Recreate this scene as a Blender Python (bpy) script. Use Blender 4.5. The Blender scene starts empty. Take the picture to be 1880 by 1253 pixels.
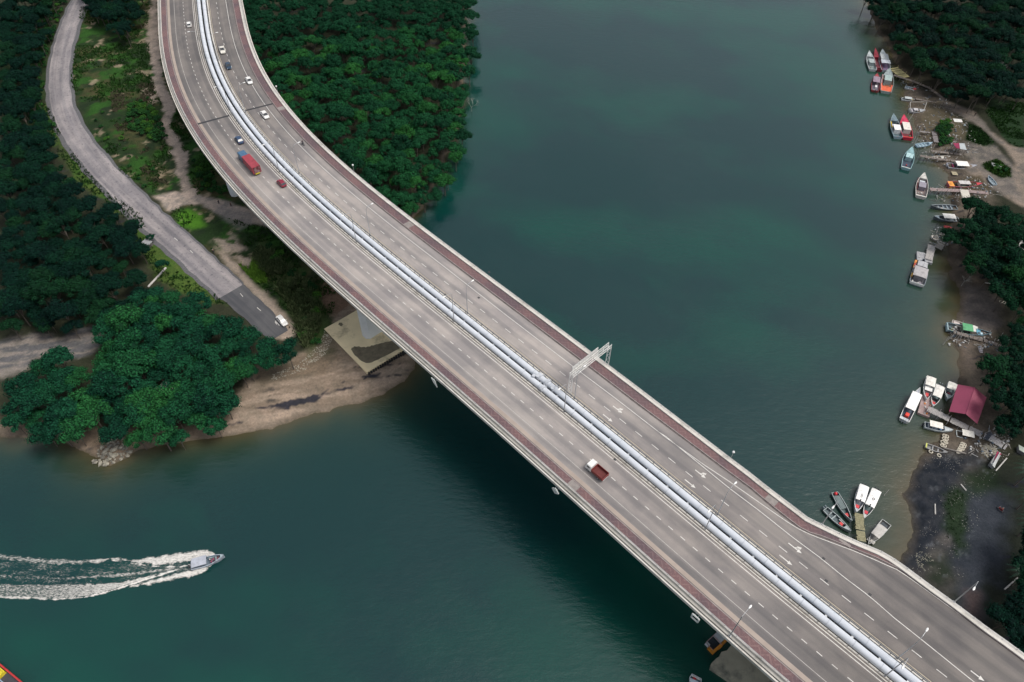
import bpy, math, random
import numpy as np
from mathutils import Matrix, Vector
from math import radians as rad, pi, sin, cos
random.seed(7)
scene = bpy.context.scene
C = bpy.data.collections.new("place"); scene.collection.children.link(C)

# ------------------------------------------------------------------ camera
F_PX, PITCH, ROLL, CAMZ = 1340.0, rad(48.78883581550677), rad(0.4882351317026487), 156.0
cam = bpy.data.cameras.new("camera"); co = bpy.data.objects.new("camera", cam); C.objects.link(co)
cam.sensor_width = 36; cam.lens = 36*F_PX/1880; cam.clip_start = 1; cam.clip_end = 6000
co.matrix_world = Matrix.Translation((0, 0, CAMZ)) @ Matrix.Rotation(pi/2-PITCH, 4, 'X') @ Matrix.Rotation(ROLL, 4, 'Z')
scene.camera = co
# ------------------------------------------------------------------ sky, sun, exposure
SUN_EL, SUN_AZ = rad(61), rad(102)          # azimuth clockwise from +Y
w = bpy.data.worlds.new("World"); scene.world = w; w.use_nodes = True
nt = w.node_tree; bg = nt.nodes['Background']
sky = nt.nodes.new('ShaderNodeTexSky'); sky.sky_type = 'NISHITA'; sky.sun_disc = False
sky.sun_elevation = SUN_EL; sky.sun_rotation = SUN_AZ; sky.air_density = 1.0; sky.dust_density = 3.0; sky.ozone_density = 1.0
hs = nt.nodes.new('ShaderNodeHueSaturation'); hs.inputs['Saturation'].default_value = .40
nt.links.new(sky.outputs[0], hs.inputs['Color']); nt.links.new(hs.outputs[0], bg.inputs[0]); bg.inputs[1].default_value = 0.105
sl = bpy.data.lights.new("sun", 'SUN'); so = bpy.data.objects.new("sun", sl); C.objects.link(so)
sl.energy = 1.5; sl.angle = rad(26); sl.color = (1.0, 0.95, 0.88)
d = Vector((sin(SUN_AZ)*cos(SUN_EL), cos(SUN_AZ)*cos(SUN_EL), sin(SUN_EL)))
so.rotation_euler = d.to_track_quat('Z', 'Y').to_euler(); so.location = (0, 0, 300)
vs = scene.view_settings; vs.view_transform = 'Standard'; vs.look = 'None'; vs.exposure = 0.64; vs.gamma = 1
scene.render.engine = 'CYCLES'; scene.render.resolution_x = 1024; scene.render.resolution_y = 682

# ------------------------------------------------------------------ points
def ray(px, py):
    x = (px-940)/F_PX; y = -(py-626.5)/F_PX; c, s = cos(ROLL), sin(ROLL)
    x, y = c*x-s*y, s*x+c*y
    return x, cos(PITCH)+y*sin(PITCH), -sin(PITCH)+y*cos(PITCH)
def at(px, py, z=0.0):                       # a photo point on the level z -> world
    a, b, c = ray(px, py); t = (z-CAMZ)/c
    return Vector((a*t, b*t, z))
TA, TB = -0.02554772603843155, -0.011482189338986207
def zdeck(x, y): return 24+TA*x+TB*y         # the road surface: 24 m over the river, with crossfall
def ondeck(px, py):
    a, b, c = ray(px, py); t = (24-CAMZ)/(c-TA*a-TB*b)
    return Vector((a*t, b*t, CAMZ+c*t))
def crop(ox, oy, s, pts): return [(ox+a/s, oy+b/s) for a, b in pts]
# ------------------------------------------------------------------ materials
MATS = {}
def nz(nt, scale, detail=4, rough=.6, coord='Object', vec=None):
    n = nt.nodes.new('ShaderNodeTexNoise'); n.inputs['Scale'].default_value = scale
    n.inputs['Detail'].default_value = detail; n.inputs['Roughness'].default_value = rough
    if vec is None:
        tc = nt.nodes.new('ShaderNodeTexCoord'); vec = tc.outputs[coord]
    nt.links.new(vec, n.inputs['Vector']); return n
def ramp(nt, fac, stops):
    r = nt.nodes.new('ShaderNodeValToRGB'); el = r.color_ramp.elements
    while len(el) < len(stops): el.new(.5)
    for e, (p, c) in zip(el, stops): e.position = p; e.color = (*c, 1) if len(c) == 3 else c
    nt.links.new(fac, r.inputs[0]); return r
def mix(nt, a, b, fac, mode='MIX'):
    m = nt.nodes.new('ShaderNodeMix'); m.data_type = 'RGBA'; m.blend_type = mode
    for sock, v in ((m.inputs[0], fac), (m.inputs[6], a), (m.inputs[7], b)):
        if hasattr(v, 'links'): nt.links.new(v, sock)
        else: sock.default_value = v if not isinstance(v, tuple) else ((*v, 1) if len(v) == 3 else v)
    return m.outputs[2]
def mul(c, k): return tuple(min(1, x*k) for x in c)
def mat(name, col, rough=.6, var=.18, scale=1.2, metal=0, bump=0.0, coord='Object', stain=None, spec=.4):
    key = (name, col)
    if key in MATS: return MATS[key]
    m = bpy.data.materials.new(name); m.use_nodes = True; nt = m.node_tree; b = nt.nodes['Principled BSDF']
    n = nz(nt, scale, coord=coord)
    r = ramp(nt, n.outputs[0], [(.3, mul(col, 1-var)), (.7, mul(col, 1+var))]); out = r.outputs[0]
    if stain:
        n2 = nz(nt, scale*.35, 6, .7, coord); r2 = ramp(nt, n2.outputs[0], [(.52, (0, 0, 0)), (.68, (1, 1, 1))])
        out = mix(nt, out, stain, r2.outputs[0])
    nt.links.new(out, b.inputs['Base Color']); b.inputs['Roughness'].default_value = rough
    b.inputs['Metallic'].default_value = metal; b.inputs['Specular IOR Level'].default_value = spec
    if bump:
        bp = nt.nodes.new('ShaderNodeBump'); bp.inputs['Strength'].default_value = bump; bp.inputs['Distance'].default_value = .05
        n3 = nz(nt, scale*8, coord=coord); nt.links.new(n3.outputs[0], bp.inputs['Height']); nt.links.new(bp.outputs[0], b.inputs['Normal'])
    MATS[key] = m; return m
def paint(col, rough=.35): return mat('paint', col, rough, .08, 2.0, stain=None)
def worn(col): return mat('worn_paint', col, .6, .15, 1.5, stain=mul(col, .55))
def wood(col=(.2, .16, .13)): return mat('weathered_wood', col, .85, .3, 3.0)
CONC = mat('concrete', (.42, .40, .36), .85, .12, .6, bump=.2, stain=(.27, .26, .23))
PALE = mat('pale_concrete', (.56, .53, .48), .85, .1, .5, stain=(.36, .34, .30))
DARK = mat('dark_concrete', (.10, .10, .10), .9, .3, 1)
STEEL = mat('galvanised_steel', (.42, .43, .44), .45, .1, 2, metal=.6)
WHITE = paint((.75, .75, .73)); GLASS = mat('tinted_glass', (.02, .025, .03), .08, .0, 1, spec=.8)
RUBBER = mat('rubber', (.02, .02, .02), .8, .1, 3); BLACK = mat('black_plastic', (.025, .025, .028), .5, .1, 3)
LINE = mat('road_paint', (.60, .58, .54), .7, .12, 2.0, stain=(.42, .40, .37))
FAINT = mat('worn_road_paint', (.42, .40, .37), .8, .15, 1.5, stain=(.30, .28, .26))
def asphalt(name, base, light, secs=None, cracks=False, track=.80):
    m = bpy.data.materials.new(name); m.use_nodes = True; nt = m.node_tree; b = nt.nodes['Principled BSDF']
    uv = nt.nodes.new('ShaderNodeUVMap'); uv.uv_map = 'road'
    def st(sx, sy, sc, det=4):
        mp = nt.nodes.new('ShaderNodeMapping'); mp.inputs['Scale'].default_value = (sx, sy, 1)
        nt.links.new(uv.outputs[0], mp.inputs[0]); return nz(nt, sc, det, .6, vec=mp.outputs[0])
    a = st(.02, .45, 1.0); c = st(.004, .06, 2.0, 3); f = st(1, 1, 9.0, 3); g = st(.08, .12, 1.0, 5)
    r1 = ramp(nt, a.outputs[0], [(.38, (0, 0, 0)), (.62, (1, 1, 1))])
    o = mix(nt, base, light, r1.outputs[0])
    r2 = ramp(nt, g.outputs[0], [(.42, (.82, .82, .84)), (.6, (1.12, 1.1, 1.08))]); o = mix(nt, o, r2.outputs[0], 1.0, 'MULTIPLY')
    r3 = ramp(nt, f.outputs[0], [(.3, (.86, .86, .86)), (.7, (1.12, 1.12, 1.12))]); o = mix(nt, o, r3.outputs[0], 1.0, 'MULTIPLY')
    # wheel tracks: bands across the carriageway (v = metres across)
    sep = nt.nodes.new('ShaderNodeSeparateXYZ'); nt.links.new(uv.outputs[0], sep.inputs[0])
    def band(freq, ph):
        mm = nt.nodes.new('ShaderNodeMath'); mm.operation = 'MULTIPLY_ADD'; mm.inputs[1].default_value = freq; mm.inputs[2].default_value = ph
        nt.links.new(sep.outputs[1], mm.inputs[0]); s = nt.nodes.new('ShaderNodeMath'); s.operation = 'SINE'; nt.links.new(mm.outputs[0], s.inputs[0])
        return s.outputs[0]
    r4 = ramp(nt, band(2*pi/3.5, pi), [(0.0, (1, 1, 1)), (.75, (track, track*1.02, track*1.05))])
    dm = mix(nt, (1., 1., 1.), r4.outputs[0], r1.outputs[0]); o = mix(nt, o, r4.outputs[0], .8, 'MULTIPLY')
    if secs:
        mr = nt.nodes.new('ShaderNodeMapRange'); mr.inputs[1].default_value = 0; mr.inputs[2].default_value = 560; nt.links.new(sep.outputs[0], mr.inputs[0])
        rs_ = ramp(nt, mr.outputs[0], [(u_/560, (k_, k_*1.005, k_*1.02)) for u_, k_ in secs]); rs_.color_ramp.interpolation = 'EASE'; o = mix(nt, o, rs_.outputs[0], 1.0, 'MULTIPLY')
    if cracks:
        ck = nz(nt, .9, 8, .8, vec=uv.outputs[0]); r7 = ramp(nt, ck.outputs[0], [(.40, (.55, .56, .6)), (.46, (1, 1, 1))]); o = mix(nt, o, r7.outputs[0], 1.0, 'MULTIPLY')
    nt.links.new(o, b.inputs['Base Color']); b.inputs['Roughness'].default_value = .85; b.inputs['Specular IOR Level'].default_value = .3
    return m
ROAD = None
OLD = asphalt('old_asphalt', (.22, .205, .21), (.31, .285, .285), cracks=True); NEWA = asphalt('patched_asphalt', (.075, .078, .085), (.11, .11, .115))
def brick_mat():
    m = bpy.data.materials.new('brick_paving'); m.use_nodes = True; nt = m.node_tree; b = nt.nodes['Principled BSDF']
    uv = nt.nodes.new('ShaderNodeUVMap'); uv.uv_map = 'road'; sep = nt.nodes.new('ShaderNodeSeparateXYZ'); nt.links.new(uv.outputs[0], sep.inputs[0])
    def M(op, a, b_=None):
        n = nt.nodes.new('ShaderNodeMath'); n.operation = op
        for i, v in enumerate((a, b_)):
            if v is None: continue
            if hasattr(v, 'links'): nt.links.new(v, n.inputs[i])
            else: n.inputs[i].default_value = v
        return n.outputs[0]
    # zig-zag lines of paler bricks: v - |tri(u)|
    tri = M('PINGPONG', sep.outputs[0], 1.1); z1 = M('ABSOLUTE', M('SUBTRACT', M('PINGPONG', M('ADD', sep.outputs[1], tri), .55), .10))
    nzb = nz(nt, 2.5, 3, vec=uv.outputs[0]); zz = M('MULTIPLY', M('LESS_THAN', z1, .06), M('GREATER_THAN', nzb.outputs[0], .44))
    n = nz(nt, 6.0, 4, vec=uv.outputs[0]); n2 = nz(nt, .12, 5, vec=uv.outputs[0])
    r = ramp(nt, n.outputs[0], [(.35, (.105, .066, .070)), (.65, (.155, .096, .100))])
    o = mix(nt, r.outputs[0], (.185, .125, .125), zz); r2 = ramp(nt, n2.outputs[0], [(.4, (.75, .8, .85)), (.6, (1.15, 1.05, 1.0))])
    o = mix(nt, o, r2.outputs[0], 1.0, 'MULTIPLY'); nt.links.new(o, b.inputs['Base Color']); b.inputs['Roughness'].default_value = .85
    return m
BRICK = brick_mat()
PIPE = mat('pipe_paint', (.55, .575, .61), .92, .06, .4, stain=(.50, .54, .58))
# ------------------------------------------------------------------ mesh builder
class MB:
    def __init__(s): s.v = []; s.f = []; s.uv = []
    def add(s, v, f):
        k = len(s.v); s.v += [tuple(p) for p in v]; s.f += [tuple(i+k for i in q) for q in f]; return s
    def box(s, x0, x1, y0, y1, z0, z1, tap=0):
        a = tap
        return s.add([(x0, y0, z0), (x1, y0, z0), (x1, y1, z0), (x0, y1, z0), (x0+a, y0+a, z1), (x1-a, y0+a, z1), (x1-a, y1-a, z1), (x0+a, y1-a, z1)],
                     [(3, 2, 1, 0), (4, 5, 6, 7), (0, 1, 5, 4), (1, 2, 6, 5), (2, 3, 7, 6), (3, 0, 4, 7)])
    def bar(s, a, b, r=.04, n=6, r2=None):
        a = Vector(a); b = Vector(b); q = (b-a)
        if q.length < 1e-6: return s
        q = q.to_track_quat('Z', 'Y').to_matrix(); r2 = r if r2 is None else r2; vs = []
        for c, rr in ((a, r), (b, r2)):
            for i in range(n): vs.append(c+q@Vector((rr*cos(2*pi*i/n), rr*sin(2*pi*i/n), 0)))
        return s.add(vs, [(i, (i+1) % n, n+(i+1) % n, n+i) for i in range(n)]+[tuple(range(n-1, -1, -1)), tuple(range(n, 2*n))])
    def path(s, pts, r=.04, n=6, radii=None):
        pts = [Vector(p) for p in pts]; vs = []; m = len(pts)
        for i, p in enumerate(pts):
            t = (pts[min(i+1, m-1)]-pts[max(i-1, 0)]).normalized(); q = t.to_track_quat('Z', 'Y').to_matrix(); rr = radii[i] if radii else r
            for k in range(n): vs.append(p+q@Vector((rr*cos(2*pi*k/n), rr*sin(2*pi*k/n), 0)))
        fs = [(j*n+i, j*n+(i+1) % n, (j+1)*n+(i+1) % n, (j+1)*n+i) for j in range(m-1) for i in range(n)]
        return s.add(vs, fs+[tuple(range(n-1, -1, -1)), tuple(range((m-1)*n, m*n))])
    def loft(s, secs, cap=True, closed=True):
        n = len(secs[0]); vs = [p for q in secs for p in q]; e = n if closed else n-1
        fs = [(j*n+i, j*n+(i+1) % n, (j+1)*n+(i+1) % n, (j+1)*n+i) for j in range(len(secs)-1) for i in range(e)]
        if cap: fs += [tuple(range(n-1, -1, -1)), tuple(range((len(secs)-1)*n, len(secs)*n))]
        return s.add(vs, fs)
    def ball(s, c, rx, ry=None, rz=None, n=8, m=6, jit=0, rnd=None):
        ry = ry or rx; rz = rz or rx; vs = [(c[0], c[1], c[2]-rz)]
        for j in range(1, m):
            th = -pi/2+pi*j/m
            for i in range(n):
                k = 1+(rnd.uniform(-jit, jit) if jit else 0); a = 2*pi*i/n
                vs.append((c[0]+rx*k*cos(th)*cos(a), c[1]+ry*k*cos(th)*sin(a), c[2]+rz*k*sin(th)))
        vs.append((c[0], c[1], c[2]+rz)); L = len(vs)-1
        fs = [(0, 1+(i+1) % n, 1+i) for i in range(n)]
        for j in range(m-2): fs += [(1+j*n+i, 1+j*n+(i+1) % n, 1+(j+1)*n+(i+1) % n, 1+(j+1)*n+i) for i in range(n)]
        fs += [(1+(m-2)*n+i, 1+(m-2)*n+(i+1) % n, L) for i in range(n)]
        return s.add(vs, fs)
    def prism(s, poly, z0, z1, poly2=None):
        n = len(poly); q = poly2 or poly
        z = (lambda k: z0) if not callable(z0) else z0
        return s.add([(x, y, z0) for x, y in poly]+[(x, y, z1) for x, y in q], [tuple(range(n-1, -1, -1)), tuple(range(n, 2*n))]+[(i, (i+1) % n, n+(i+1) % n, n+i) for i in range(n)])
    def quad(s, a, b, c, d): return s.add([a, b, c, d], [(0, 1, 2, 3)])
    def mesh(s, name, m=None, smooth=False):
        me = bpy.data.meshes.new(name); me.from_pydata(s.v, [], s.f)
        if s.uv:
            ul = me.uv_layers.new(name='road'); uvs = np.array(s.uv, dtype=np.float32)
            li = np.empty(len(me.loops), dtype=np.int32); me.loops.foreach_get('vertex_index', li); ul.data.foreach_set('uv', uvs[li].ravel())
        if m: me.materials.append(m)
        if smooth: me.polygons.foreach_set('use_smooth', [True]*len(me.polygons))
        me.validate(); me.update(); return me
def link(name, data, parent=None, loc=None, rz=0):
    o = bpy.data.objects.new(name, data); C.objects.link(o)
    if parent: o.parent = parent
    if loc is not None: o.location = loc
    if rz: o.rotation_euler = (0, 0, rz)
    return o
def obj(name, mb, m, parent=None, smooth=False, loc=None, rz=0):
    return link(name, mb.mesh(name, m, smooth), parent, loc, rz)
def tag(o, label=None, cat=None, group=None, kind=None):
    if label: o['label'] = label
    if cat: o['category'] = cat
    if group: o['group'] = group
    if kind: o['kind'] = kind
    return o
def thing(name, label, cat, loc=(0, 0, 0), rz=0, group=None):
    return tag(link(name, None, None, loc, rz), label, cat, group)
def copy_tree(o, parent=None):
    c = o.copy(); C.objects.link(c)
    if parent: c.parent = parent
    for ch in list(KIDS.get(o.name, o.children)): copy_tree(ch, c)
    return c
KIDS = {}
def dup(root, loc, rz, label=None, group=None, scale=None):
    c = copy_tree(root); c.location = loc; c.rotation_euler = (0, 0, rz)
    if scale: c.scale = scale
    if label: c['label'] = label
    if group: c['group'] = group
    return c
# ------------------------------------------------------------------ numpy noise, polygons
rng = np.random.default_rng(3)
def vnoise(x, y, seed=0):
    xi = np.floor(x).astype(np.int64); yi = np.floor(y).astype(np.int64); fx = x-xi; fy = y-yi
    def h(a, b):
        n = (a*374761393+b*668265263+seed*974711) & 0x7fffffff; n = ((n ^ (n >> 13))*1274126177) & 0x7fffffff
        return ((n ^ (n >> 16)) & 0xffff)/65535.0
    u = fx*fx*(3-2*fx); v = fy*fy*(3-2*fy)
    return (h(xi, yi)*(1-u)+h(xi+1, yi)*u)*(1-v)+(h(xi, yi+1)*(1-u)+h(xi+1, yi+1)*u)*v
def fbm(x, y, sc, seed=0, o=4):
    t = 0; a = .5; s = 0
    for k in range(o): t = t+a*vnoise(x/sc, y/sc, seed+k*17); s += a; a *= .55; sc = sc/2.03
    return t/s
def sdist(X, Y, poly):                       # signed distance, positive inside
    D = np.full(X.shape, 1e9); ins = np.zeros(X.shape, bool); n = len(poly)
    for i in range(n):
        ax, ay = poly[i][:2]; bx, by = poly[(i+1) % n][:2]; dx, dy = bx-ax, by-ay
        t = np.clip(((X-ax)*dx+(Y-ay)*dy)/(dx*dx+dy*dy+1e-9), 0, 1); D = np.minimum(D, np.hypot(X-ax-t*dx, Y-ay-t*dy))
        if ay != by: ins ^= ((ay > Y) != (by > Y)) & (X < (bx-ax)*(Y-ay)/(by-ay)+ax)
    return np.where(ins, D, -D)
def ldist(X, Y, pts):
    D = np.full(X.shape, 1e9)
    for i in range(len(pts)-1):
        ax, ay = pts[i][:2]; bx, by = pts[i+1][:2]; dx, dy = bx-ax, by-ay
        t = np.clip(((X-ax)*dx+(Y-ay)*dy)/(dx*dx+dy*dy+1e-9), 0, 1); D = np.minimum(D, np.hypot(X-ax-t*dx, Y-ay-t*dy))
    return D
def P(pts, z=0.0): return [tuple(at(a, b, z)[:2]) for a, b in pts]
def sm(x, a, b): t = np.clip((x-a)/(b-a), 0, 1); return t*t*(3-2*t)
def smooth_poly(pts, k=2, closed=True):
    for _ in range(k):
        q = []; n = len(pts)
        for i in range(n if closed else n-1):
            a = pts[i]; b = pts[(i+1) % n]; q += [(.75*a[0]+.25*b[0], .75*a[1]+.25*b[1]), (.25*a[0]+.75*b[0], .25*a[1]+.75*b[1])]
        if not closed: q = [pts[0]]+q+[pts[-1]]
        pts = q
    return pts
# ================================================================== ground and water
LEFT = [(-700, -300), (900, -300), (862, -10), (852, 60), (850, 130), (846, 200), (830, 270), (805, 335), (780, 372), (760, 400), (740, 440), (752, 520), (772, 590), (762, 652), (757, 680), (737, 704), (702, 724), (672, 733),
        (620, 748), (560, 768), (500, 788), (430, 800), (350, 811), (290, 821), (250, 829), (232, 840), (197, 852), (172, 845), (150, 828), (100, 811), (40, 800), (0, 796), (-120, 775), (-700, 700)]
RIGHT = [(2500, -300), (1570, -300), (1585, -40), (1597, 10), (1603, 40), (1614, 62), (1632, 85), (1648, 120), (1668, 142), (1664, 172), (1672, 196), (1676, 230), (1690, 250), (1706, 275), (1716, 300), (1738, 318), (1742, 342),
         (1752, 362), (1748, 400), (1742, 452), (1736, 500), (1754, 530), (1764, 565), (1752, 602), (1742, 625), (1756, 650), (1764, 690), (1752, 730), (1748, 775), (1720, 812), (1690, 838), (1672, 870), (1664, 905), (1668, 960),
         (1662, 1010), (1640, 1030), (1600, 1050), (1560, 1120), (1520, 1200), (1480, 1300), (1500, 1500), (2500, 1500)]
LP, RP = P(LEFT), P(RIGHT)
def grid(x0, x1, y0, y1, st, far):
    xs = np.arange(x0, x1+.01, st); ys = np.arange(y0, y1+.01, st)
    ext = np.array([2, 6, 15, 40, 100, 250, 700, far]); xs = np.concatenate([x0-ext[::-1], xs, x1+ext]); ys = np.concatenate([y0-ext[::-1], ys, y1+ext])
    X, Y = np.meshgrid(xs, ys); return X, Y
def landdist(X, Y):
    j = (fbm(X, Y, 9, 5)-.5)*5.0+(fbm(X, Y, 2.2, 9)-.5)*1.6
    return np.maximum(sdist(X, Y, LP), sdist(X, Y, RP))+j*sm(fbm(X, Y, 60, 3), .1, .5)
def gridmesh(name, X, Y, Z, cols, m, smooth=True):
    ny, nx = X.shape; me = bpy.data.meshes.new(name)
    V = np.stack([X, Y, Z], -1).reshape(-1, 3).astype(np.float32); me.vertices.add(len(V)); me.vertices.foreach_set('co', V.ravel())
    i = np.arange((ny-1)*(nx-1)); r, c = i//(nx-1), i % (nx-1); a = r*nx+c
    F = np.stack([a, a+1, a+nx+1, a+nx], 1).astype(np.int32); n = len(F)
    me.loops.add(n*4); me.loops.foreach_set('vertex_index', F.ravel()); me.polygons.add(n); me.polygons.foreach_set('loop_start', np.arange(n, dtype=np.int32)*4)
    me.polygons.foreach_set('loop_total', np.full(n, 4, np.int32)); me.polygons.foreach_set('use_smooth', [smooth]*n)
    for k, v in cols.items():
        at_ = me.color_attributes.new(k, 'FLOAT_COLOR', 'POINT'); q = np.ones((len(V), 4), np.float32); q[:, :v.shape[-1]] = v.reshape(-1, v.shape[-1]); at_.data.foreach_set('color', q.ravel())
    me.materials.append(m); me.update(); me.validate(); return link(name, me)
GX, GY = grid(-215, 235, 28, 400, .62, 2500)
SD = landdist(GX, GY)
GZ = np.where(SD > 0, 2.0*(1-np.exp(-SD/7.0)), np.maximum(SD*.22, -4))+.02
inner = sm(SD, .5, 4)*(1-sm(SD, 10, 18)); GZ += inner*(fbm(GX, GY, 3.5, 21)-.5)*.35
def ground_z(x, y):
    s = landdist(np.array([[x]]), np.array([[y]]))[0, 0]; return float(max(0, 2*(1-math.exp(-max(s, 0)/7.0))))+.02
col = np.zeros(GX.shape+(3,)); col[:] = (.030, .034, .020)
n1 = fbm(GX, GY, 14, 31); n2 = fbm(GX, GY, 3.2, 33); n3 = fbm(GX, GY, 1.3, 35, 3)
def lay(c, m, c2=None, nf=None):
    global col
    c = np.array(c, float)
    if c2 is not None: c = c*(1-nf[..., None])+np.array(c2)*nf[..., None]
    col = col*(1-m[..., None])+c*m[..., None]
def region(px, soft=2.0, jit=3.0, z=2.0): return sm(sdist(GX, GY, P(px, z))+(fbm(GX, GY, 4, 41)-.5)*2*jit, -soft, soft)
land = sm(SD, -.5, .5)
onL = sm(-GX, -40, -20)          # west bank
onL = (sdist(GX, GY, LP) > sdist(GX, GY, RP)).astype(float)
# shore sand / mud
SAND = region([(-120, 700), (-120, 900), (420, 900), (800, 760), (800, 600), (640, 560), (560, 640), (470, 690), (440, 760), (330, 790), (100, 790), (0, 780)], 3, 2, 0)
lay((.030, .030, .018), land*onL*(1-sm(SD, 3, 10)))
lay((.25, .19, .14), SAND*land*onL*(1-sm(SD, 3, 10)), (.15, .115, .085), sm(n2, .35, .65))
lay((.115, .095, .075), land*(1-onL)*(1-sm(SD, 6, 15)), (.20, .165, .13), sm(n2, .4, .62))
# the sandy spit beside the bridge footing
SPIT = [(758, 640), (762, 665), (745, 700), (680, 735), (560, 772), (440, 805), (330, 822), (250, 835), (262, 812), (340, 798), (410, 775), (440, 740), (455, 690), (500, 665), (560, 650), (600, 610), (600, 560), (640, 540), (760, 600)]
sp = region(SPIT, 1.5, 2.0, 1.0); streak = fbm(GX*.55+GY*.83, (GY*.55-GX*.83)*.22, 1.6, 51)
ur, vr = GX*.966+GY*.26, -GX*.26+GY*.966
streak = fbm(ur*.16, vr, 1.3, 51)
lay((.285, .225, .175), sp*land, (.19, .15, .115), sm(streak, .35, .65))
dk = region([(470, 745), (540, 715), (630, 690), (690, 672), (690, 690), (640, 712), (570, 742), (480, 765)], 2.0, 2.0, 1.0)*(.35+.65*region([(515, 738), (560, 722), (600, 716), (604, 728), (560, 748), (520, 752)], 2, 1, 1.0)); sk2 = fbm(ur*.13, vr, 1.5, 57, 5)
lay((.03, .03, .038), sm(dk*.5+(sk2-.5)*1.6, .34, .46)); lay((.06, .055, .05), region([(485, 720), (500, 712), (510, 730), (490, 740)], 1, 2)*sm(streak, .45, .55))
lay((.13, .10, .07), region([(470, 690), (560, 655), (600, 600), (640, 640), (600, 690), (520, 700), (480, 715)], 2, 2, 1.0)*land*.8, (.10, .085, .06), sm(n2, .4, .6))
lay((.07, .066, .04), region([(590, 650), (612, 640), (620, 648), (600, 660)], .8, .5, 1.0)*.8)
wet = land*onL*(1-sm(SD, .3, 2.2)); lay((.14, .115, .09), wet*.75)
# grass between the old road and the bridge
GR = [(150, 0), (205, -60), (300, -60), (297, 100), (340, 230), (430, 345), (520, 440), (620, 540), (600, 610), (560, 640), (530, 600), (440, 500), (340, 425), (280, 350), (225, 320), (160, 240), (130, 150)]
gr = region(GR, 2, 3); lay((.016, .036, .011), gr, (.055, .055, .024), sm(n1*.6+n2*.4, .44, .62))
lay((.022, .072, .012), gr*sm(fbm(GX, GY, 7, 61), .5, .64)); lay((.015, .028, .012), gr*sm(fbm(GX, GY, 6, 63), .56, .68))
lay((.06, .17, .015), region([(320, 395), (345, 380), (372, 395), (375, 415), (350, 425), (330, 412)], 1.5, 1.5))
lay((.30, .24, .17), gr*sm(fbm(GX, GY, 5, 65), .66, .76)*.7)
for pts in ([(258, 160), (285, 155), (290, 185), (275, 200)], [(395, 440), (425, 430), (465, 470), (460, 500), (435, 480), (405, 465)], [(270, 100), (296, 100), (296, 30), (272, 20)]):
    lay((.33, .27, .22), region(pts, 1.5, 2.5)*sm(n2, .35, .55))
# grass on the road's west side
lay((.035, .10, .015), region([(70, 190), (85, 190), (125, 270), (190, 350), (260, 395), (300, 430), (340, 490), (400, 545), (420, 560), (390, 560), (300, 520), (270, 480), (230, 400), (150, 340), (100, 270)], 1.5, 3), (.075, .10, .025), n2)
lay((.025, .045, .015), region([(0, 60), (100, 40), (80, 200), (60, 240), (0, 200)], 2, 3))
# dirt tracks
DIRT1 = [(352, 362), (336, 330), (333, 295), (318, 262), (300, 232), (312, 205), (308, 190), (296, 165), (290, 140), (286, 110), (282, 60), (284, 0), (284, -80)]
dd = ldist(GX, GY, P(DIRT1, 2.0)); lay((.36, .295, .25), (1-sm(dd+(n2-.5)*4+(n3-.5)*2, 1.1, 2.6)), (.25, .21, .18), sm(n2, .4, .6))
DIRT2 = [(283, 362), (320, 352), (350, 356), (400, 366), (455, 382), (520, 410), (540, 430), (480, 415), (445, 408), (400, 392), (370, 376), (335, 378), (312, 388)]
lay((.40, .325, .275), region(DIRT2, 1.0, 1.2), (.26, .225, .20), sm(n2*.5+n3*.5, .42, .6))
lay((.22, .20, .19), region([(400, 378), (450, 385), (470, 410), (440, 425), (405, 395)], 1.5, 2)*.7)
lay((.21, .185, .165), region([(-60, 620), (0, 628), (60, 612), (110, 620), (165, 600), (190, 598), (182, 630), (165, 650), (110, 660), (60, 665), (20, 690), (-20, 700), (-80, 660)], 1.5, 2.5), (.10, .10, .105), sm(streak, .4, .6))
lay((.32, .26, .21), region([(520, 598), (545, 590), (550, 610), (530, 625), (505, 622)], .8, 1.0))
lay((.33, .27, .22), region([(395, 455), (420, 470), (455, 505), (500, 550), (545, 600), (520, 600), (480, 560), (440, 515), (410, 480)], 1.2, 1.2))
lay((.04, .085, .022), region([(480, 440), (560, 500), (600, 560), (600, 620), (570, 650), (545, 600), (500, 520)], 1.5, 2), (.06, .07, .03), n2)
lay((.15, .10, .07), region([(600, 500), (625, 520), (640, 560), (620, 580), (585, 560)], 1.2, 2))
# east bank
EB = [(1655, -50), (1900, -50), (1900, 1300), (1560, 1300), (1600, 1060), (1670, 1030), (1672, 960), (1668, 900), (1690, 850), (1720, 815), (1760, 780), (1770, 700), (1760, 600), (1770, 520), (1745, 400), (1745, 320), (1690, 250), (1690, 200), (1665, 140)]
rp = lambda c, pts, s=1.5, j=1.5, k=1.0, c2=None, nf=None: lay(c, region(pts, s, j)*k*land, c2, nf)
rp((.30, .245, .20), [(1728, 178), (1760, 192), (1790, 205), (1820, 240), (1850, 265), (1890, 275), (1890, 390), (1860, 370), (1830, 350), (1800, 330), (1760, 300), (1790, 290), (1850, 300), (1855, 330), (1862, 300), (1840, 268), (1800, 235), (1760, 210), (1735, 200)], 1.2, 1.0, 1, (.2, .175, .155), sm(n2, .4, .6))
rp((.17, .155, .145), [(1770, 260), (1830, 270), (1860, 300), (1862, 340), (1885, 375), (1830, 345), (1790, 300), (1760, 275)], 1.5, 2, .8, (.26, .23, .2), sm(n3, .4, .6))
rp((.17, .14, .095), [(1700, 180), (1760, 215), (1780, 250), (1740, 262), (1700, 250), (1690, 215)], 2, 2, .9, (.11, .095, .06), n2)
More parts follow.
